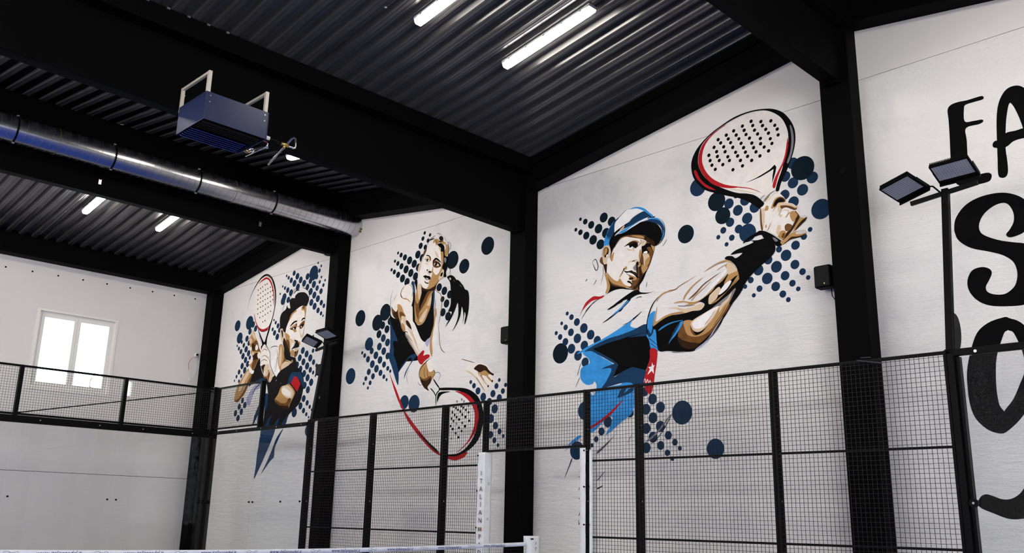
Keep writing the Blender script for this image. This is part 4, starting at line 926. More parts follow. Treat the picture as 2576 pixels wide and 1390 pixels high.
MURALS.append(('woman',4822,
'D994,6692,37 D1163,6615,36 D946,6583,47 D1110,6508,45 D886,6446,65 D1034,6387,54 D810,6278,83 D956,6180,83 D166,6434,33 D270,6370,52 D398,6296,66 D556,6204,83 D710,6106,83 D849,6006,79 D78,6276,35 D177,6210,51 D301,6128,66 D458,6034,83 D616,5932,83 D771,5836,82 D-21,6111,36 D75,6049,52 D206,5966,66 D356,5864,83 D509,5764,83 D1864,5972,176 D2209,5784,142 D2836,6060,172 D1511,5490,79 D1667,5395,82 D1828,5299,78 D1622,5239,58 D1745,5136,80 D1650,4979,79 D1804,4882,83 D-1003,5233,174 D-147,5238,175 D-402,5054,169 D-214,4975,81 D-321,4805,83 D-63,4876,81 D-169,4706,79 D-18,4597,78 D27,5031,81 N-643,4640,138 N-535,4484,67 N-767,4414,49 N-858,4481,37 N-644,4324,67 N-485,4208,79 N-384,4376,79 N-283,4545,79 N-166,4703,79 N-19,4598,79 N-128,4434,78 N-237,4267,78 N-93,4159,63 N12,4320,71 N-337,4099,78 N-591,4059,66 N-440,3954,63 N-196,4000,64 N35,4068,49 N122,4005,35 N-77,3913,47 N18,3844,33 N-677,3930,50 N-522,3829,48 N-740,3832,34 N-587,3730,34 N-1217,4029,169 N617,3353,136 N916,3304,167 N2497,3577,36 N2585,3503,49 N2694,3402,64 N2834,3284,74 N2994,3187,68 N3079,3322,64 N3162,3449,51 N3229,3548,34 N3388,3448,37 N3324,3348,50 N3240,3237,64 N3133,3056,79 N3042,2893,79 N3160,2766,64 N3267,2660,49 N3357,2580,32 N3048,2618,63 N3145,2518,50 N3235,2432,33',[
('racket','''
PK:1663,3543 2071,3512 2389,3468 2625,3361 2756,3230 2839,3054 2852,2850 2788,2618 2665,2472 2469,2362 2191,2283 1929,2283 1711,2351 1927,2318 2163,2322 2366,2383 2538,2511 2656,2675 2721,2892 2692,3098 2584,3243 2367,3382 2074,3462 1666,3499
PR:2075,3449 2314,3407 2499,3319 2638,3188 2720,3028 2718,2858 2660,2692 2512,2529 2314,2402 2175,2342 2388,2467 2533,2613 2614,2779 2631,2948 2586,3105 2451,3253 2263,3372
PR:1711,2346 1929,2292 2191,2283 2457,2349 2398,2260 2221,2214 2038,2220 1823,2278 1602,2355 1373,2487 1136,2658 923,2831 734,3007 601,3182 434,3381 294,3601 184,3802 100,3972 215,3803 353,3619 493,3399 629,3202 826,3023 1012,2866 1224,2693 1459,2522
Sk 19 57:1071,2773 1251,2638 1484,2486 1711,2351
SK 30 30:1451,3729 1547,3629 1650,3533
SK 29 22:1678,3523 1565,3442 1551,3357 1563,3211
SK 25 22:1378,3561 1473,3490 1551,3393
PK:1592,3281 1596,3425 1696,3468 1954,3450 1758,3427 1660,3381
Sg 15 11:1478,3833 1595,3840 1654,3774 1587,3662
Sg 13 10:1001,3714 1049,3654 1136,3646
CK 25:2064,3168
CK 24:2267,3162
CK 25:2126,3137
CK 25:2181,3102
CK 24:2320,3132
CK 24:2395,3087
CK 25:2030,3068
CK 25:2245,3068
CK 24:2467,3039
CK 24:2093,3016
CK 25:2301,3009
CK 25:2148,2973
CK 25:2388,2962
CK 25:2017,2955
CK 25:2222,2927
CK 25:2070,2908
CK 24:2489,2888
CK 24:2306,2861
CK 25:1991,2822
CK 25:2384,2797
CK 24:2222,2779
CK 25:2055,2766
CK 24:2298,2717
CK 24:2138,2687
CK 24:2218,2611
Cg 23:2146,3255
Cg 23:2273,3281
Cg 22:2335,3244
Cg 23:2150,2853
Cg 22:2030,2597
Cg 23:2461,3154
'''),
('torso','''
PK:0,5252 45,5146 149,5070 287,5038 371,4954 427,4849 474,4746 577,4636 698,4514 819,4381 930,4239 1010,4137 588,4146 303,4176 200,4259 170,4383 170,4601 306,4585 193,4781 83,4931 21,5075
PK:169,4864 296,4650 146,4589 193,4407 274,4184 386,3956 511,4101 697,4225 937,4256 800,4434 569,4694 401,4873
PM:15,5076 83,4931 193,4781 310,4582 174,4607 170,4383 224,4254 108,4256 74,4503 60,4749
PM:61,4758 161,4769 300,4606 161,4597 205,4445 206,4327 298,4162 392,3956 395,3701 268,3894 158,4098 58,4265 68,4401 98,4556
PM:386,3956 511,4101 696,4231 878,4269 945,4235 822,4141 684,4003 610,3881 568,3805 605,3939 743,4097 795,4182 704,4204 557,4093
SM 12 8:25,4525 73,4421 126,4277
Sk 10 6:712,4023 651,3859 710,3683
Pc:444,5694 596,5706 698,5603 725,5366 707,5247 769,4924 890,4788 1054,4530 1135,4403 1000,4278 800,4513 559,4735 369,4978 157,5205 66,5342 224,5555
Pt:790,5381 833,5544 863,5637 955,5646 1017,5551 1166,5503 1347,5485 1304,5385 1295,5243 1268,5116 1204,5006 1105,4878 1001,4818 922,4841 824,4926 786,5187
Pw:791,5356 873,5259 939,5357 980,5557 1075,5505 1330,5476 1214,5387 1149,5277 1048,5172 946,5067 918,4951 873,5005 827,5132
Pl:854,5636 955,5644 995,5530 974,5437 923,5324 877,5452
PK:978,5584 1073,5530 1294,5482 1173,5453 1106,5380 1040,5282 974,5183 962,5101 930,5238 975,5376 986,5471
Pl:1185,5224 1287,5363 1280,5209 1229,5167 1166,5188
Pl:954,4910 1020,4997 1105,5080 1192,5127 1148,4991 1047,4874
Sb 10 10:928,4890 947,4995 1051,5076
PK:757,4949 814,4929 923,4829 1033,4826 1123,4885 1204,5004 1268,5113 1296,5240 1304,5382 1332,5440 1370,5460 1390,5288 1376,5100 1396,4932 1399,4756 1354,4633 1291,4524 1166,4467 1054,4527 974,4632 850,4826
PK:722,5538 779,5516 790,5381 784,5211 824,4926 759,4935 728,5207 693,5249 725,5366
PM:648,5710 686,5755 738,5720 763,5629 780,5514 732,5522 695,5641
PM:1332,5452 1377,5468 1390,5288 1375,5124 1344,5176 1344,5319
PK:744,5731 826,5761 845,5665 826,5543 789,5637
Sw 14 31:444,5694 358,5621 331,5526 407,5440
St 31 12:398,5441 544,5404 660,5321
Sg 12 17:586,5710 677,5631 708,5516 693,5420
St 7 17:219,5566 154,5504 123,5440
Sk 6 10:57,5672 15,5526 7,5351 10,5201
Pw:45,5321 86,5165 168,5077 257,5049 267,5164 176,5212 96,5276
Pb:119,5185 216,5196 258,5264 272,5337 316,5157 347,5006 268,5041 168,5077
Pt:242,5341 365,5298 453,5162 519,5055 407,5022 380,4891 487,4741 400,4874 309,5058 265,5189
Pw:316,5155 376,5173 476,5110 519,5053 421,5081 363,5050
Pl:384,5074 496,5058 559,4977 549,4869 467,4940
Pb:537,4965 598,4962 683,4875 734,4766 647,4817 566,4888
Pt:425,4946 515,4861 540,4747 481,4766 416,4872
Sl 39 26:609,4825 752,4662 876,4481 1009,4277
St 14 12:705,4788 810,4619 935,4426
Pl:533,4708 659,4662 762,4530 885,4361 1019,4223 950,4225 791,4393 650,4541
Pg:543,4700 582,4683 727,4498 890,4290 770,4422 629,4570
SK 12 10:454,4760 526,4678 633,4567
SK 17 12:499,4740 578,4742 622,4700
SK 11 7:605,4678 686,4596 784,4525
Sw 12 17:1369,5482 1462,5407 1554,5354 1605,5231 1607,5066 1573,4907 1539,4760
Sw 9 18:1539,4760 1569,4559 1597,4392 1657,4262 1763,4190
Pt:1429,5098 1471,4992 1448,4808 1403,4697 1365,4469 1398,4233 1368,4165 1304,4360 1332,4589 1392,4757 1401,4931
Pc:1455,4924 1515,4799 1513,4566 1493,4338 1430,4230 1397,4465 1417,4695
Sw 10 17:1418,5274 1418,5141 1382,5005
Pv:1170,4467 1308,4534 1280,4421 1227,4369
'''),
('wristband','''
PR:959,4197 1042,4273 1118,4310 1154,4279 1131,4207 1231,4218 1318,4196 1304,4150 1209,4114 1099,4037 1003,4089
Sk 23 15:1094,4038 1233,4108 1352,4123
'''),
('hand','''
Pc:1204,4105 1352,4117 1469,3966 1506,3834 1429,3731 1330,3519 1182,3605 1042,3747 1030,3917 1095,4023
Pt:1030,3917 1100,4022 1236,4064 1339,3887 1451,3898 1500,3834 1433,3745 1383,3662 1303,3591 1336,3515 1182,3602 1072,3741
Pw:1045,3822 1171,3754 1374,3791 1407,3714 1303,3591 1344,3522 1182,3602 1081,3725
Pb:1086,3743 1232,3712 1371,3754 1377,3662 1283,3588 1336,3515 1183,3596
Pc:1242,4060 1347,4105 1450,3913 1340,3872 1278,3948
SK 14 22:1031,3776 1039,3916 1152,4032 1323,4126
Sb 11 10:1185,3976 1178,3865 1213,3769
Sb 11 10:1274,3930 1281,3818 1328,3758
SK 14 11:1451,3903 1501,3831 1428,3740
'''),
('open_hand','''
Pc:2370,3849 2574,3907 2880,3858 3091,3665 3054,3523 2976,3439 2880,3372 2716,3575 2531,3732
Pt:2683,3756 2884,3754 3011,3690 2889,3650 2813,3674 2738,3646
Pb:2573,3816 2703,3877 2881,3827 2946,3765 3015,3707 3091,3665 3067,3640 2961,3691 2859,3753 2735,3730 2631,3775
Sw 14 11:2229,4022 2416,3968 2599,3912
Sl 37 17:2359,3796 2537,3714 2696,3577 2880,3372
Sw 14 11:2637,3656 2756,3523 2862,3394
Sl 37 27:2710,3715 2821,3583 2971,3450
St 36 32:2866,3718 2944,3624 3061,3527
Sw 17 10:2749,3680 2855,3566
Cb 21:2956,3463
Cb 21:3056,3545
Cb 20:3061,3664
'''),
('ponytail','''
PK:1734,5642 1770,5670 1856,5672 1944,5623 2009,5553 2070,5535 2197,5414 2260,5329 2333,5293 2373,5205 2384,5056 2366,4865 2294,4661 2275,4716 2298,4826 2271,4894 2252,4800 2223,4671 2238,4834 2189,5012 2155,4846 2068,4695 1938,4569 2043,4715 2094,4871 2070,5104 2004,4982 1893,4817 1737,4683 1844,4824 1910,4946 1806,4975 1865,5085 1862,5268 1828,5525
PG:1798,5615 1826,5630 1853,5597 1829,5579
Sg 7 5:1923,5576 1962,5519
Sg 6 6:2099,5446 2174,5384
'''),
('head','''
Pc:1108,6389 1215,6462 1324,6477 1438,6417 1526,6316 1589,6174 1583,6046 1629,5946 1609,5840 1513,5665 1384,5559 1169,5510 997,5585 935,5669 851,5807 877,5933 929,6093 977,6216 1067,6331
Pb:949,5659 1012,5570 1141,5517 1251,5508 1384,5559 1440,5632 1429,5534 1364,5449 1031,5502 981,5571
Pt:1279,5918 1311,5838 1399,5756 1478,5779 1555,5838 1614,5862 1540,5704 1490,5640 1388,5548 1240,5508 1137,5525 1195,5570 1200,5654 1240,5712 1287,5787
Pt:1519,6206 1591,6173 1606,6060 1591,5953 1584,5863 1479,5770 1543,5870 1549,5979 1526,6103
Pw:1385,5550 1488,5633 1549,5723 1565,5684 1502,5622 1438,5559 1333,5513
Pl:1339,6250 1396,6211 1456,6125 1473,6085 1403,6117 1364,6180
Pl:1444,6323 1516,6262 1519,6206 1476,6242
Pl:1041,6148 1123,6174 1211,6139 1233,6091 1189,6059 1101,6085
Pw:1165,6171 1215,6152 1233,6093 1199,6071 1196,6119
PK:1073,6207 1120,6213 1192,6177 1214,6139 1165,6171
Pc:1056,6134 1112,6129 1172,6102 1157,6079 1113,6082
CK 25:1120,6101
SK 8 14:1035,6145 1079,6120 1126,6126 1184,6100
Sw 5 5:1079,6098 1123,6071 1174,6074
Pw:1283,6023 1293,6073 1351,6064 1464,6006 1529,5937 1501,5894 1417,5891 1333,5924 1296,5968
Pb:1297,6063 1331,6066 1328,6001 1309,5977
PK:1322,6087 1390,6103 1475,6050 1554,5964 1477,6009 1392,6061 1331,6054
Pl:1326,5990 1382,6012 1462,5958 1485,5928 1401,5934 1341,5964
SK 11 16:1309,5997 1376,6014 1461,5971 1507,5920
CK 37:1390,5975
CW 9:1364,5992
Sb 7 7:1338,5953 1415,5919 1483,5917
Pb:1464,6004 1536,5935 1525,5892 1482,5936
Pt:1296,5968 1281,5878 1253,5843 1302,5816 1313,5893
Pl:1075,6057 1132,6037 1148,6006 1091,6026
PK:1111,5909 1141,5914 1160,5883 1132,5881
PK:1169,5865 1213,5870 1266,5837 1244,5824 1188,5834
Pl:1122,5881 1174,5834 1244,5822 1219,5789 1147,5820
PK:1013,5796 1093,5802 1150,5778 1206,5766 1248,5720 1228,5694 1156,5697 1099,5716 1054,5760
PG:1094,5746 1153,5732 1188,5706 1127,5713
Pb:1063,5696 1117,5654 1191,5634 1178,5614 1105,5635 1072,5662
Pl:1485,5679 1495,5723 1545,5797 1609,5842 1654,5805 1633,5708 1570,5645 1501,5635
PK:1533,5724 1560,5766 1609,5769 1593,5713 1558,5692
Sw 11 9:1490,5696 1532,5780 1609,5840 1651,5805
SK 5 7:1515,5633 1581,5645 1631,5699
PK:1411,6366 1509,6377 1608,6299 1624,6204 1644,6108 1705,6069 1748,6015 1726,5928 1732,5836 1697,5751 1715,5665 1629,5680 1638,5798 1578,5859 1602,5951 1609,6060 1588,6181 1517,6204 1515,6271 1443,6330
Pg:1623,6048 1677,6047 1693,5989 1656,5950
Pt:1647,6319 1718,6296 1733,6183 1717,6092 1661,6082 1629,6180 1665,6249
Pt:1519,6421 1630,6371 1663,6324 1551,6355
Pt:1293,6486 1378,6493 1453,6442 1443,6379 1376,6362 1328,6428 1273,6420
Pw:1438,6417 1505,6441 1574,6417 1522,6381
SK 11 7:1324,6479 1385,6428 1388,6380 1358,6335
Pk:1446,6499 1513,6520 1573,6473 1562,6427 1492,6432
SK 18 6:1150,6494 1237,6542 1339,6570
Pk:1170,6507 1239,6521 1305,6524 1281,6503 1185,6494
SK 13 9:1383,6592 1441,6585 1468,6543
SK 7 5:1466,6581 1529,6527
SK 6 8:1608,6474 1659,6389
SK 7 8:1668,6366 1766,6332 1804,6279 1787,6209 1754,6142
SK 11 11:1712,6352 1748,6244 1737,6145 1753,6032 1730,5927
SK 9 9:1724,5921 1785,5826 1814,5776 1813,5672
Pw:987,6269 1015,6322 1085,6362 1073,6292 1011,6208 978,6195
SK 14 8:1077,6348 1046,6279 997,6212 971,6142 930,6082
Pl:841,5938 853,6013 903,6098 934,6104 913,6002 882,5902
SK 4 5:926,6114 926,6018 886,5911
Sk 9 7:1099,6417 1133,6478 1185,6526
'''),
]))
MURALS.append(('moustached_man',-1196,
'N1927,6686,35 N2023,6626,47 N2250,6697,64 N2148,6542,69 N2404,6595,81 N2299,6443,83 N2559,6482,82 N2462,6328,83 N2718,6374,82 N2840,6515,79 N3088,6554,176 N3225,6443,62 N2981,6390,75 N2872,6260,75 N3132,6280,83 N3024,6130,83 N3278,6170,66 N3185,6020,82 N3445,6069,67 N3340,5913,79 N3523,6198,45 N3364,6299,45 N3419,6402,33 N3318,6570,50 N3377,6670,33 N3240,6766,29 N3577,6302,33 N3085,5866,82 N3231,5756,81 N3384,5639,66 N3513,5551,48 N3599,5486,28 N3491,5799,64 N3604,5710,52 N1795,6450,31 N1898,6395,47 N2029,6324,69 N2183,6235,84 N1707,6283,30 N1863,6088,99 N1902,6175,94 N2089,6078,76 N-202,5764,139 N385,5760,172 N569,5693,79 N704,5574,78 N443,5534,79 N-37,5432,139 N91,5313,48 N329,5370,79 N204,5220,61 N337,5107,81 N446,5249,70 N-123,5246,31 N-23,5165,51 N94,5076,66 N214,4950,80 N358,4839,79 N477,4992,78 N481,4728,80 N219,4706,80 N364,4592,77 N100,4570,65 N555,4877,54 N1528,5672,30 N1616,5598,46 N1730,5506,63 N1503,5450,47 N1603,5354,68 N1743,5242,79 N1812,5392,62 N3273,5072,28 N3421,4982,28 N2893,4786,79 N3059,4689,79 N2789,4631,79 N3221,4581,82 N3309,4735,50 N2955,4522,79 N3365,4474,63 N3491,4386,46 N3118,4413,82 N2705,4486,72 N2855,4368,79 N3258,4314,66 N3380,4240,46 N3017,4256,78 N-5,4466,47 N-83,4371,30 N366,4582,77 N225,4459,51 N136,4341,43 N402,3851,71 N269,3712,75 N534,3732,79 N121,3564,80 N396,3584,79 N265,3438,79 N3021,4252,78 N3480,4164,30 N3173,4146,81 N3331,4031,82 N3076,3987,81 N3224,3876,80 N3084,3694,77 N3235,3588,62 N3348,3495,45 N3431,3426,30 N2976,3540,80 N3115,3428,62 N3236,3340,46 N3336,3269,30 N2746,3410,105 N3360,2982,126',[
('racket','''
Pc:1370,5533 1519,5909 1514,6225 1362,6632 1009,6854 737,6802 529,6597 509,6251 586,5937 782,5632 1005,5497
PK:1373,5512 1452,5668 1519,5909 1541,6179 1482,6442 1362,6658 1194,6815 1002,6896 804,6883 618,6783 453,6631 319,6455 246,6291 194,6119 269,6320 380,6511 519,6653 699,6787 872,6841 1011,6842 1184,6759 1302,6642 1411,6453 1481,6188 1480,5915 1404,5674 1310,5541
Sg 11 13:966,6872 1179,6788 1380,6522 1498,6227 1508,5932 1436,5670
PR:632,6707 820,6788 976,6816 1145,6754 1277,6625 1398,6413 1462,6191 1450,6024 1419,6240 1334,6444 1204,6637 1046,6756 866,6754
PR:578,5981 676,5774 826,5609 1000,5523 1198,5518 1346,5561 1244,5472 1051,5455 884,5509 728,5660 618,5825
SK 13 18:811,5582 990,5467 1208,5456 1372,5522
PK:1404,5581 1372,5449 1290,5252 1279,5084 1116,5082 1029,5242 902,5405 806,5565 939,5421 1086,5256 1177,5183 1235,5301 1318,5498
PK:1052,5114 1276,5105 1272,5016 1084,4996
SK 15 10:906,5383 985,5269 1037,5200
CK 20:652,6546
CK 21:757,6573
CK 20:854,6596
CK 20:968,6627
CK 20:1058,6638
CK 20:671,6417
CK 20:779,6448
CK 20:891,6473
CK 19:999,6496
CK 19:1116,6505
CK 20:1223,6527
CK 20:684,6296
CK 20:801,6319
CK 20:917,6346
CK 20:1012,6372
CK 20:1131,6394
CK 20:1250,6409
CK 20:1329,6428
CK 20:700,6185
CK 20:811,6216
CK 20:929,6228
CK 19:1033,6248
CK 19:1142,6259
CK 20:1264,6281
CK 19:1366,6303
CK 20:722,6059
CK 20:842,6085
CK 19:951,6100
CK 20:1066,6124
CK 19:1175,6137
CK 20:1284,6161
CK 20:1388,6190
CK 20:745,5932
CK 19:861,5953
CK 20:970,5972
CK 19:1076,6001
CK 19:1211,6036
CK 19:1321,6058
CK 20:856,5824
CK 19:992,5841
CK 19:1099,5864
CK 20:1217,5888
CK 20:1329,5914
CK 20:1018,5696
CK 20:1117,5714
'''),
('torso','''
Pv:924,4168 1277,4198 1283,4117 1134,4085 914,4001 741,3693 581,3864 746,4056
SM 34 17:1191,4202 939,4085 845,3950
PM:1042,3467 1237,3762 1232,3574 1147,3400 979,3211 1001,3349
PM:1463,3474 1435,3903 1570,3893 1606,3612 1513,3451 1448,3169 1433,3170
PM:1419,3116 1984,3124 1885,2837 1708,2575 1529,2311 1309,2025 1263,2025 1297,2260 1314,2589 1385,2878
PM:2352,3085 2175,2843 2061,2657 2056,2468 1885,2355 1559,2097 1748,2340 1924,2601 2096,2885
PM:1516,2775 1374,2937 1404,3093 1367,2977 1346,2665
Sg 12 6:2053,2658 2048,2468 2068,2392 2002,2308
PM:832,4238 1244,4343 1411,4267 1351,4172 1115,4192
Pk:1860,4286 1988,4414 2269,4485 2543,4575 2657,4524 2712,4440 2896,4325 2990,4201 3047,4043 3026,3835 2937,3614 2748,3491 2553,3390 2488,3302 2336,3140 1452,3145 1473,3286 1477,3483 1564,3635 1558,3894 1433,4185 1248,4319 832,4238 645,4171 709,4476 826,4713 998,4861 1137,4558 1284,4380 1573,4253 1778,4334
PM:1452,3145 1543,3164 1618,3277 1714,3369 1790,3408 1731,3271 1694,3156
PM:1937,3142 1995,3236 2140,3353 2125,3286 2046,3146
PM:2228,3142 2321,3236 2518,3386 2466,3266 2379,3137
PM:2368,4079 2446,4271 2576,4356 2752,4359 2912,4266 3019,4122 3053,3956 2979,3991 2893,4110 2666,4227 2544,4145 2451,4052
LR:2502,4091 2629,4234 2703,4216 2786,4177 2911,4035 2862,3963 2796,3869 2632,3983
Pt:1874,3751 2000,3879 2120,4046 2351,4006 2306,4065 2442,4067 2606,3965 2710,3861 2671,3768 2552,3623 2459,3492 2196,3568 2002,3639
Pl:2157,4042 2374,4043 2527,3972 2650,3865 2599,3735 2419,3749 2225,3841 2139,3926
Pc:2133,3962 2241,4016 2389,3945 2550,3870 2531,3759 2345,3812 2190,3879
Pw:1894,3765 2144,3668 2370,3652 2463,3745 2574,3714 2450,3550 2193,3587 1955,3662
Pt:2025,3837 2112,3870 2167,3748 2353,3715 2323,3678 2137,3712
Pb:1874,3747 2039,3641 2264,3596 2482,3571 2467,3485 2237,3540 2003,3634
SW 12 10:1847,4188 1927,4221 2025,4182 2092,4107
PW:1539,4640 1704,4784 1824,4852 1877,4645 1981,4454 1866,4296 1730,4399 1598,4512
Sk 17 10:1836,4851 1807,4612 1755,4476
PW:1841,4749 1902,4602 2003,4432 1879,4285
'''),
('left_arm','''
Pt:562,4619 754,4492 721,4454 552,4283 385,4090 259,3892 162,3823 0,3887 16,4036 102,4239 275,4412
Pl:321,4387 534,4555 624,4505 453,4333 252,4101 164,4129
Pw:762,4450 641,4234 479,4020 263,3871 162,3823 2,3876 213,3916 422,4107 585,4321
PW:554,4620 640,4591 741,4518 827,4531 759,4467 645,4499
Pt:516,5430 578,5539 669,5482 750,5359 850,5248 961,5068 1062,4945 1006,4813 919,4712 858,4608 758,4546 636,4627 536,4735 577,4803 701,4860 601,4969 552,5087 500,5191 443,5354
Pw:760,5273 861,5233 956,5068 1038,4976 917,4989 782,5004 695,5042 609,5221 661,5229
Pb:609,5221 756,5147 758,5063 686,5015 599,5123
Pb:715,4928 897,4957 961,4818 887,4715 741,4786 676,4849
Pw:741,4786 925,4794 892,4687 828,4597 743,4557 685,4653
Pl:529,5483 603,5522 710,5406 761,5298 643,5358
Pl:457,5310 499,5376 598,5307 559,5224 498,5234
Pc:775,5103 833,5166 902,5102 888,5034 810,5026
Pc:905,4907 973,4972 1072,4889 1034,4807 945,4831
Pc:525,4736 625,4837 704,4873 697,4763 600,4710
Pc:528,5115 583,5139 613,5080 566,5043
Pl:631,4979 703,4999 746,4939 677,4918
Sb 8 7:527,5372 618,5319 689,5226
PW:600,4578 636,4630 736,4551 820,4529 779,4461 660,4500
'''),
('right_hand','''
Pc:1071,4861 1073,4999 1112,5078 1208,5125 1334,5025 1479,4926 1506,4760 1508,4597 1447,4360 1322,4315 1258,4432 1300,4591 1192,4615 1079,4638 1117,4746
Sw 11 17:1081,4954 1202,5010 1352,4961
Sw 11 17:1104,4823 1255,4852 1436,4767
Sw 14 17:1091,4719 1245,4757 1396,4700
St 14 11:1213,5094 1359,4994 1452,4902
St 14 14:1366,4802 1485,4708 1503,4597
Pb:1142,4604 1297,4634 1341,4532 1279,4413 1209,4491
Pl:1279,4563 1395,4635 1513,4569 1468,4382 1348,4312 1278,4386
Pw:1270,4390 1342,4342 1442,4360 1470,4492 1510,4434 1451,4305 1352,4287
Pc:1276,4430 1313,4481 1344,4410 1309,4386
Pl:1442,4357 1545,4498 1696,4376 1668,4245 1578,4184 1478,4262
Pw:1457,4345 1529,4446 1568,4362 1535,4257 1584,4193 1484,4262
SK 14 17:1355,5022 1478,4899 1516,4704 1572,4563 1720,4385 1870,4277
SK 17 14:1488,4993 1559,5026 1710,5025 1821,4993
SK 8 12:1760,4948 1826,4806 1841,4563 1762,4403
SK 17 8:1277,5100 1369,5014 1459,4935
'''),
('head','''
Pc:2309,5726 2456,5781 2621,5832 2771,5842 2890,5803 2891,5664 2877,5496 2873,5327 2863,5139 2838,4984 2760,4878 2461,4849 2117,5070 2081,5301 2150,5487 2213,5587
Pt:2241,5660 2325,5745 2456,5781 2509,5746 2370,5704 2286,5618 2183,5524 2107,5406 2104,5428 2167,5507
Pt:2702,5796 2771,5842 2884,5804 2898,5642 2859,5517 2850,5649 2787,5732 2716,5730
Pw:2721,5796 2771,5842 2831,5822 2821,5760 2763,5768
Sl 8 6:2528,5555 2695,5587
Sl 7 6:2533,5649 2698,5692
Sl 7 6:2601,5706 2749,5738
Pt:2263,5362 2375,5414 2527,5458 2571,5420 2525,5341 2570,5271 2487,5252 2389,5324
Pw:2523,5459 2569,5431 2541,5339 2516,5374
PK:2265,5413 2328,5474 2418,5516 2532,5524 2560,5491 2462,5483 2370,5447
PK:2274,5355 2402,5368 2479,5392 2533,5350 2509,5319 2389,5324
PW:2396,5345 2442,5359 2470,5325
Pw:2663,5384 2752,5449 2865,5478 2862,5369 2794,5314 2717,5303
PK:2729,5482 2776,5544 2871,5544 2889,5505 2818,5515 2766,5488
PK:2686,5360 2759,5406 2838,5406 2827,5352 2749,5341
PW:2728,5355 2765,5365 2772,5338
Pt:2572,5383 2688,5373 2662,5355 2584,5371
Pl:2675,5332 2717,5199 2766,5096 2862,5105 2871,5306 2832,5182 2757,5181 2709,5293
Sw 8 6:2876,5796 2883,5538 2868,5328 2857,5137
Pl:2498,5110 2511,5151 2503,5077 2624,5031 2568,5027
Pk:1838,5429 1795,5645 1829,5761 1900,5817 2014,5856 2069,5947 2112,5885 2214,5859 2175,5964 2161,6054 2253,6094 2373,6076 2389,6128 2494,6177 2648,6174 2805,6138 2935,6042 2984,5960 2958,5878 2893,5807 2772,5840 2621,5830 2456,5778 2309,5724 2245,5657 2201,5565 2154,5485 2110,5393 2085,5299 1995,5343 1966,5401 1903,5420
Sk 37 15:2307,6190 2406,6248 2582,6234
Sk 13 18:2650,6288 2791,6238 2918,6163 2981,6046 2956,5932
Sk 12 12:2219,6164 2323,6281 2497,6288
Sk 9 11:1895,5827 1905,5938 1974,6044
Sk 7 9:2147,6144 2218,6133 2219,6089
Pl:1867,5288 1845,5406 1916,5418 1981,5360 2027,5287 2059,5302 2045,5171 2025,5079 1988,5072 1923,5158
PK:1902,5372 1964,5354 2001,5234 1973,5188 1938,5279
Sw 10 8:1864,5308 1853,5395 1917,5414 1981,5360
Pt:2076,5281 2183,5258 2296,5187 2306,5121 2447,5085 2561,5015 2470,4933 2367,4834 2272,4900 2162,5063
Pw:2154,5111 2240,5110 2321,5025 2358,4890 2327,4875 2243,4978
Pl:2306,5121 2447,5085 2557,5016 2482,4960 2381,4851 2338,4967
Pk:2026,5051 2049,5180 2128,5114 2224,4990 2330,4857 2405,4718 2508,4680 2615,4650 2642,4583 2685,4514 2535,4500 2403,4597 2208,4654 2129,4749 2098,4920
Pb:2050,5171 2138,5103 2233,4989 2338,4856 2396,4756 2307,4785 2186,4910 2098,5033
Pc:2358,4890 2411,4987 2468,5024 2507,4985 2441,4898 2373,4841
Pt:2381,4830 2482,4848 2544,4795 2541,4702 2437,4704 2390,4774
Pw:2591,4790 2712,4813 2673,4706 2585,4667 2554,4702
Pt:2656,5024 2768,4990 2756,4926 2698,4962
Pk:2410,4861 2518,4946 2573,5023 2661,5012 2720,4950 2728,4892 2628,4876 2528,4878
Pk:2498,5078 2584,5063 2675,5029 2608,5012 2556,5025
Pl:2529,4851 2631,4857 2703,4842 2639,4801 2572,4809
SK 7 5:2530,4861 2614,4861 2706,4851
Pk:2556,4803 2616,4787 2598,4743 2571,4755
Sk 5 7:2774,4953 2708,4803 2587,4648
Pt:1871,5022 1994,5036 2084,4922 2123,4786 2210,4645 2374,4592 2385,4516 2220,4468 2024,4413 1917,4545 1880,4644 1878,4870
Pw:2055,4925 2119,4787 2201,4648 2334,4606 2163,4614 2055,4542 2108,4639 2120,4731
Pl:2040,4530 2165,4605 2359,4576 2368,4517 2207,4469 2072,4436
Pl:1919,4640 1917,4866 1966,4992 2005,4856 2021,4648 1990,4521
Pk:1872,4288 2024,4413 2220,4468 2416,4513 2585,4495 2681,4542 2599,4624 2677,4570 2700,4467 2646,4444 2842,4333 2778,4305 2527,4329 2356,4245 2137,4137 1963,4152
Ct 36:2484,4586
'''),
]))
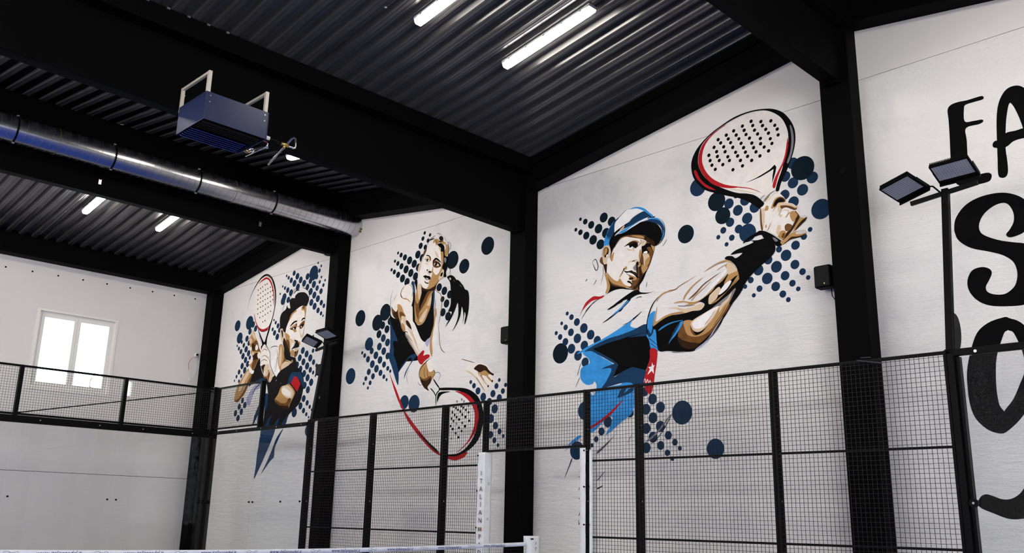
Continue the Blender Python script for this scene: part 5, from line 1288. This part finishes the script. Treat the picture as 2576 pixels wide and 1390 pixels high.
MURALS.append(('lettering',15712,
'',[
('letter','''
PK:133,6178 174,6231 258,6244 374,6234 524,6237 555,6214 541,6187 438,6186 345,6179 322,6131 315,5973 414,5948 504,5938 519,5910 471,5888 320,5882 313,5728 297,5474 270,5322 293,5258 411,5265 504,5261 540,5227 531,5179 493,5149 354,5144 242,5156 154,5199 117,5290 109,5447 108,5551 124,5835 132,6044
'''),
('letter','''
PK:636,5546 665,5881 709,6086 790,6214 881,6248 974,6212 1046,6091 1082,5853 1084,5505 1075,5069 975,5095 967,5390 935,5672 898,5873 855,6013 821,6042 777,5897 745,5704 724,5508 725,5358 719,5223 691,5163 643,5160 611,5208 623,5385
PK:591,5596 627,5629 724,5609 744,5691 852,5692 938,5697 1019,5672 1006,5552 924,5576 817,5569 725,5520 607,5546
'''),
('letter','''
PK:65,4688 94,4789 184,4899 307,4967 463,4994 630,4981 770,4919 867,4824 923,4688 890,4552 809,4468 716,4436 644,4436 617,4477 663,4529 712,4611 720,4713 685,4814 625,4856 522,4842 411,4772 347,4670 343,4576 393,4509 533,4426 673,4373 811,4325 939,4220 999,4069 991,3894 898,3714 734,3638 539,3643 349,3682 222,3768 150,3894 149,4018 211,4121 317,4143 397,4108 419,4053 384,3978 339,3904 351,3841 429,3798 537,3791 634,3855 675,3948 682,4047 649,4154 550,4244 410,4312 229,4389 105,4498 66,4602
'''),
('letter','''
PK:528,3512 453,3518 315,3481 188,3382 98,3182 36,2959 23,2774 28,2588 69,2423 171,2297 278,2241 352,2243 377,2364 380,2467 339,2546 328,2708 338,2889 369,3090 447,3287 482,3355 517,3381
PK:518,3513 546,3505 651,3446 745,3311 792,3084 753,2751 658,2543 531,2375 390,2255 324,2241 347,2366 377,2470 483,2595 575,2767 636,2901 644,3060 608,3226 565,3344 513,3381
'''),
('letter','''
PK:0,1474 36,1552 96,1581 168,1561 257,1528 348,1532 444,1589 528,1701 655,1888 741,1886 698,1513 560,1364 414,1320 289,1324 149,1379 42,1426
'''),
]))
# ------------------------------------------------------------------ murals: flat paint on the wall, drawn in wall coordinates (mm)
PAL = dict(N=(26,48,72), D=(15,27,36), B=(54,136,200), M=(25,54,84), K=(9,8,9), k=(24,21,22), b=(47,29,17), w=(104,68,36), t=(172,132,84), l=(206,182,154), c=(224,216,208), R=(166,30,36), g=(122,118,124), v=(158,158,186), W=(228,224,222), G=(196,188,184))
for k_, c_ in PAL.items():
    mat('paint_'+k_, tuple(min(.9,v*1.12) for v in srgb(*c_)), .75, noise=.13 if k_ in 'NDMBR' else (.25 if k_ in 'Kkbw' else .05), nscale=9, bump=.25, bscale=38, spec=.05)
def crom(p, n=4, closed=True):
    out = []; m = len(p)
    rng = range(m) if closed else range(m-1)
    for i in rng:
        a, b, c, d = (p[(i-1) % m], p[i], p[(i+1) % m], p[(i+2) % m]) if closed else (p[max(i-1,0)], p[i], p[i+1], p[min(i+2,m-1)])
        for k in range(n):
            t = k/n
            out.append(tuple(.5*(2*b[j]+(c[j]-a[j])*t+(2*a[j]-5*b[j]+4*c[j]-d[j])*t*t+(3*b[j]-a[j]-3*c[j]+d[j])*t*t*t) for j in (0,1)))
    if not closed: out.append(p[-1])
    return out
LAYER = [0]
def paint_face(bm, pts, mi, y):
    q = []
    for p in pts:
        if not q or abs(p[0]-q[-1][0])+abs(p[1]-q[-1][1]) > 1e-5: q.append(p)
    if len(q) > 2 and abs(q[0][0]-q[-1][0])+abs(q[0][1]-q[-1][1]) < 1e-5: q.pop()
    if len(q) < 3: return
    area = sum(a[0]*b[1]-b[0]*a[1] for a, b in zip(q, q[1:]+q[:1]))
    if area < 0: q.reverse()
    f = bm.faces.new([bm.verts.new((p[0],y,p[1])) for p in q]); f.material_index = mi
def paint_part(name, text, x0, parent, y0):
    bm = bmesh.new(); used = []
    y = y0
    for line in text.strip().split('\n'):
        head, body = line.split(':'); kd, col = head[0], head[1]; ex = [float(v)/1000 for v in head[2:].split()]
        pts = [((x0+float(a.split(',')[0]))/1000, float(a.split(',')[1])/1000) for a in body.split()]
        if col not in used: used.append(col)
        mi = used.index(col)
        if not (kd == 'C'): y -= .00003
        if kd == 'P': paint_face(bm, crom(pts), mi, y)
        elif kd == 'L': paint_face(bm, pts, mi, y)
        elif kd == 'C': paint_face(bm, [(pts[0][0]+ex[0]*math.cos(a*math.pi/8), pts[0][1]+ex[0]*math.sin(a*math.pi/8)) for a in range(16)], mi, y-.00003)
        else:
            c = crom(pts, 4, False); n = len(c); Lf, Rt = [], []
            for i, p in enumerate(c):
                a, b = c[max(0,i-1)], c[min(n-1,i+1)]; dx, dz = b[0]-a[0], b[1]-a[1]; l = math.hypot(dx,dz) or 1
                s = i/(n-1); w = (ex[0]*(1-s)+ex[1]*s)/2*min(1,.25+s*4,.25+(1-s)*4)
                Lf.append((p[0]-dz/l*w,p[1]+dx/l*w)); Rt.append((p[0]+dz/l*w,p[1]-dx/l*w))
            for i in range(n-1): paint_face(bm, [Lf[i],Lf[i+1],Rt[i+1],Rt[i]], mi, y)
    o = obj(name, bm, ['paint_'+c for c in used], parent); return y
dm = bmesh.new(); dm.faces.new([dm.verts.new((math.cos(a*math.pi/20),0,math.sin(a*math.pi/20))) for a in range(40)])
DOT = {}
for c_ in 'ND':
    me = bpy.data.meshes.new('dot'); dm.to_mesh(me); me.materials.append(MATS['paint_'+c_]); DOT[c_] = me
ML = {'man_in_cap':('painted mural of a player in a blue and white cap swinging a racket','mural'), 'woman':('painted mural of a woman player with a black ponytail and low racket','mural'),
      'moustached_man':('painted mural of a moustached player holding a racket upright','mural'), 'lettering':('large hand-painted black letters on the white wall at right','lettering')}
for name, x0, dots, parts in MURALS:
    t = thing('wall_mural' if name != 'lettering' else 'wall_lettering', ML[name][0], ML[name][1], (x0/1000,W,3.0))
    for i, d in enumerate(dots.split()):
        c_ = d[0]; x, z, r = [float(v) for v in d[1:].split(',')]
        o = bpy.data.objects.new('dot', DOT[c_]); COL.objects.link(o); o.parent = t
        o.location = (x/1000, -.0004-.00003*(i % 20), z/1000-3.0); o.scale = (r/1000,1,r/1000)
    y = W-.0012
    for pn, txt in parts: y = paint_part(pn, txt, x0, t, y)-.00005
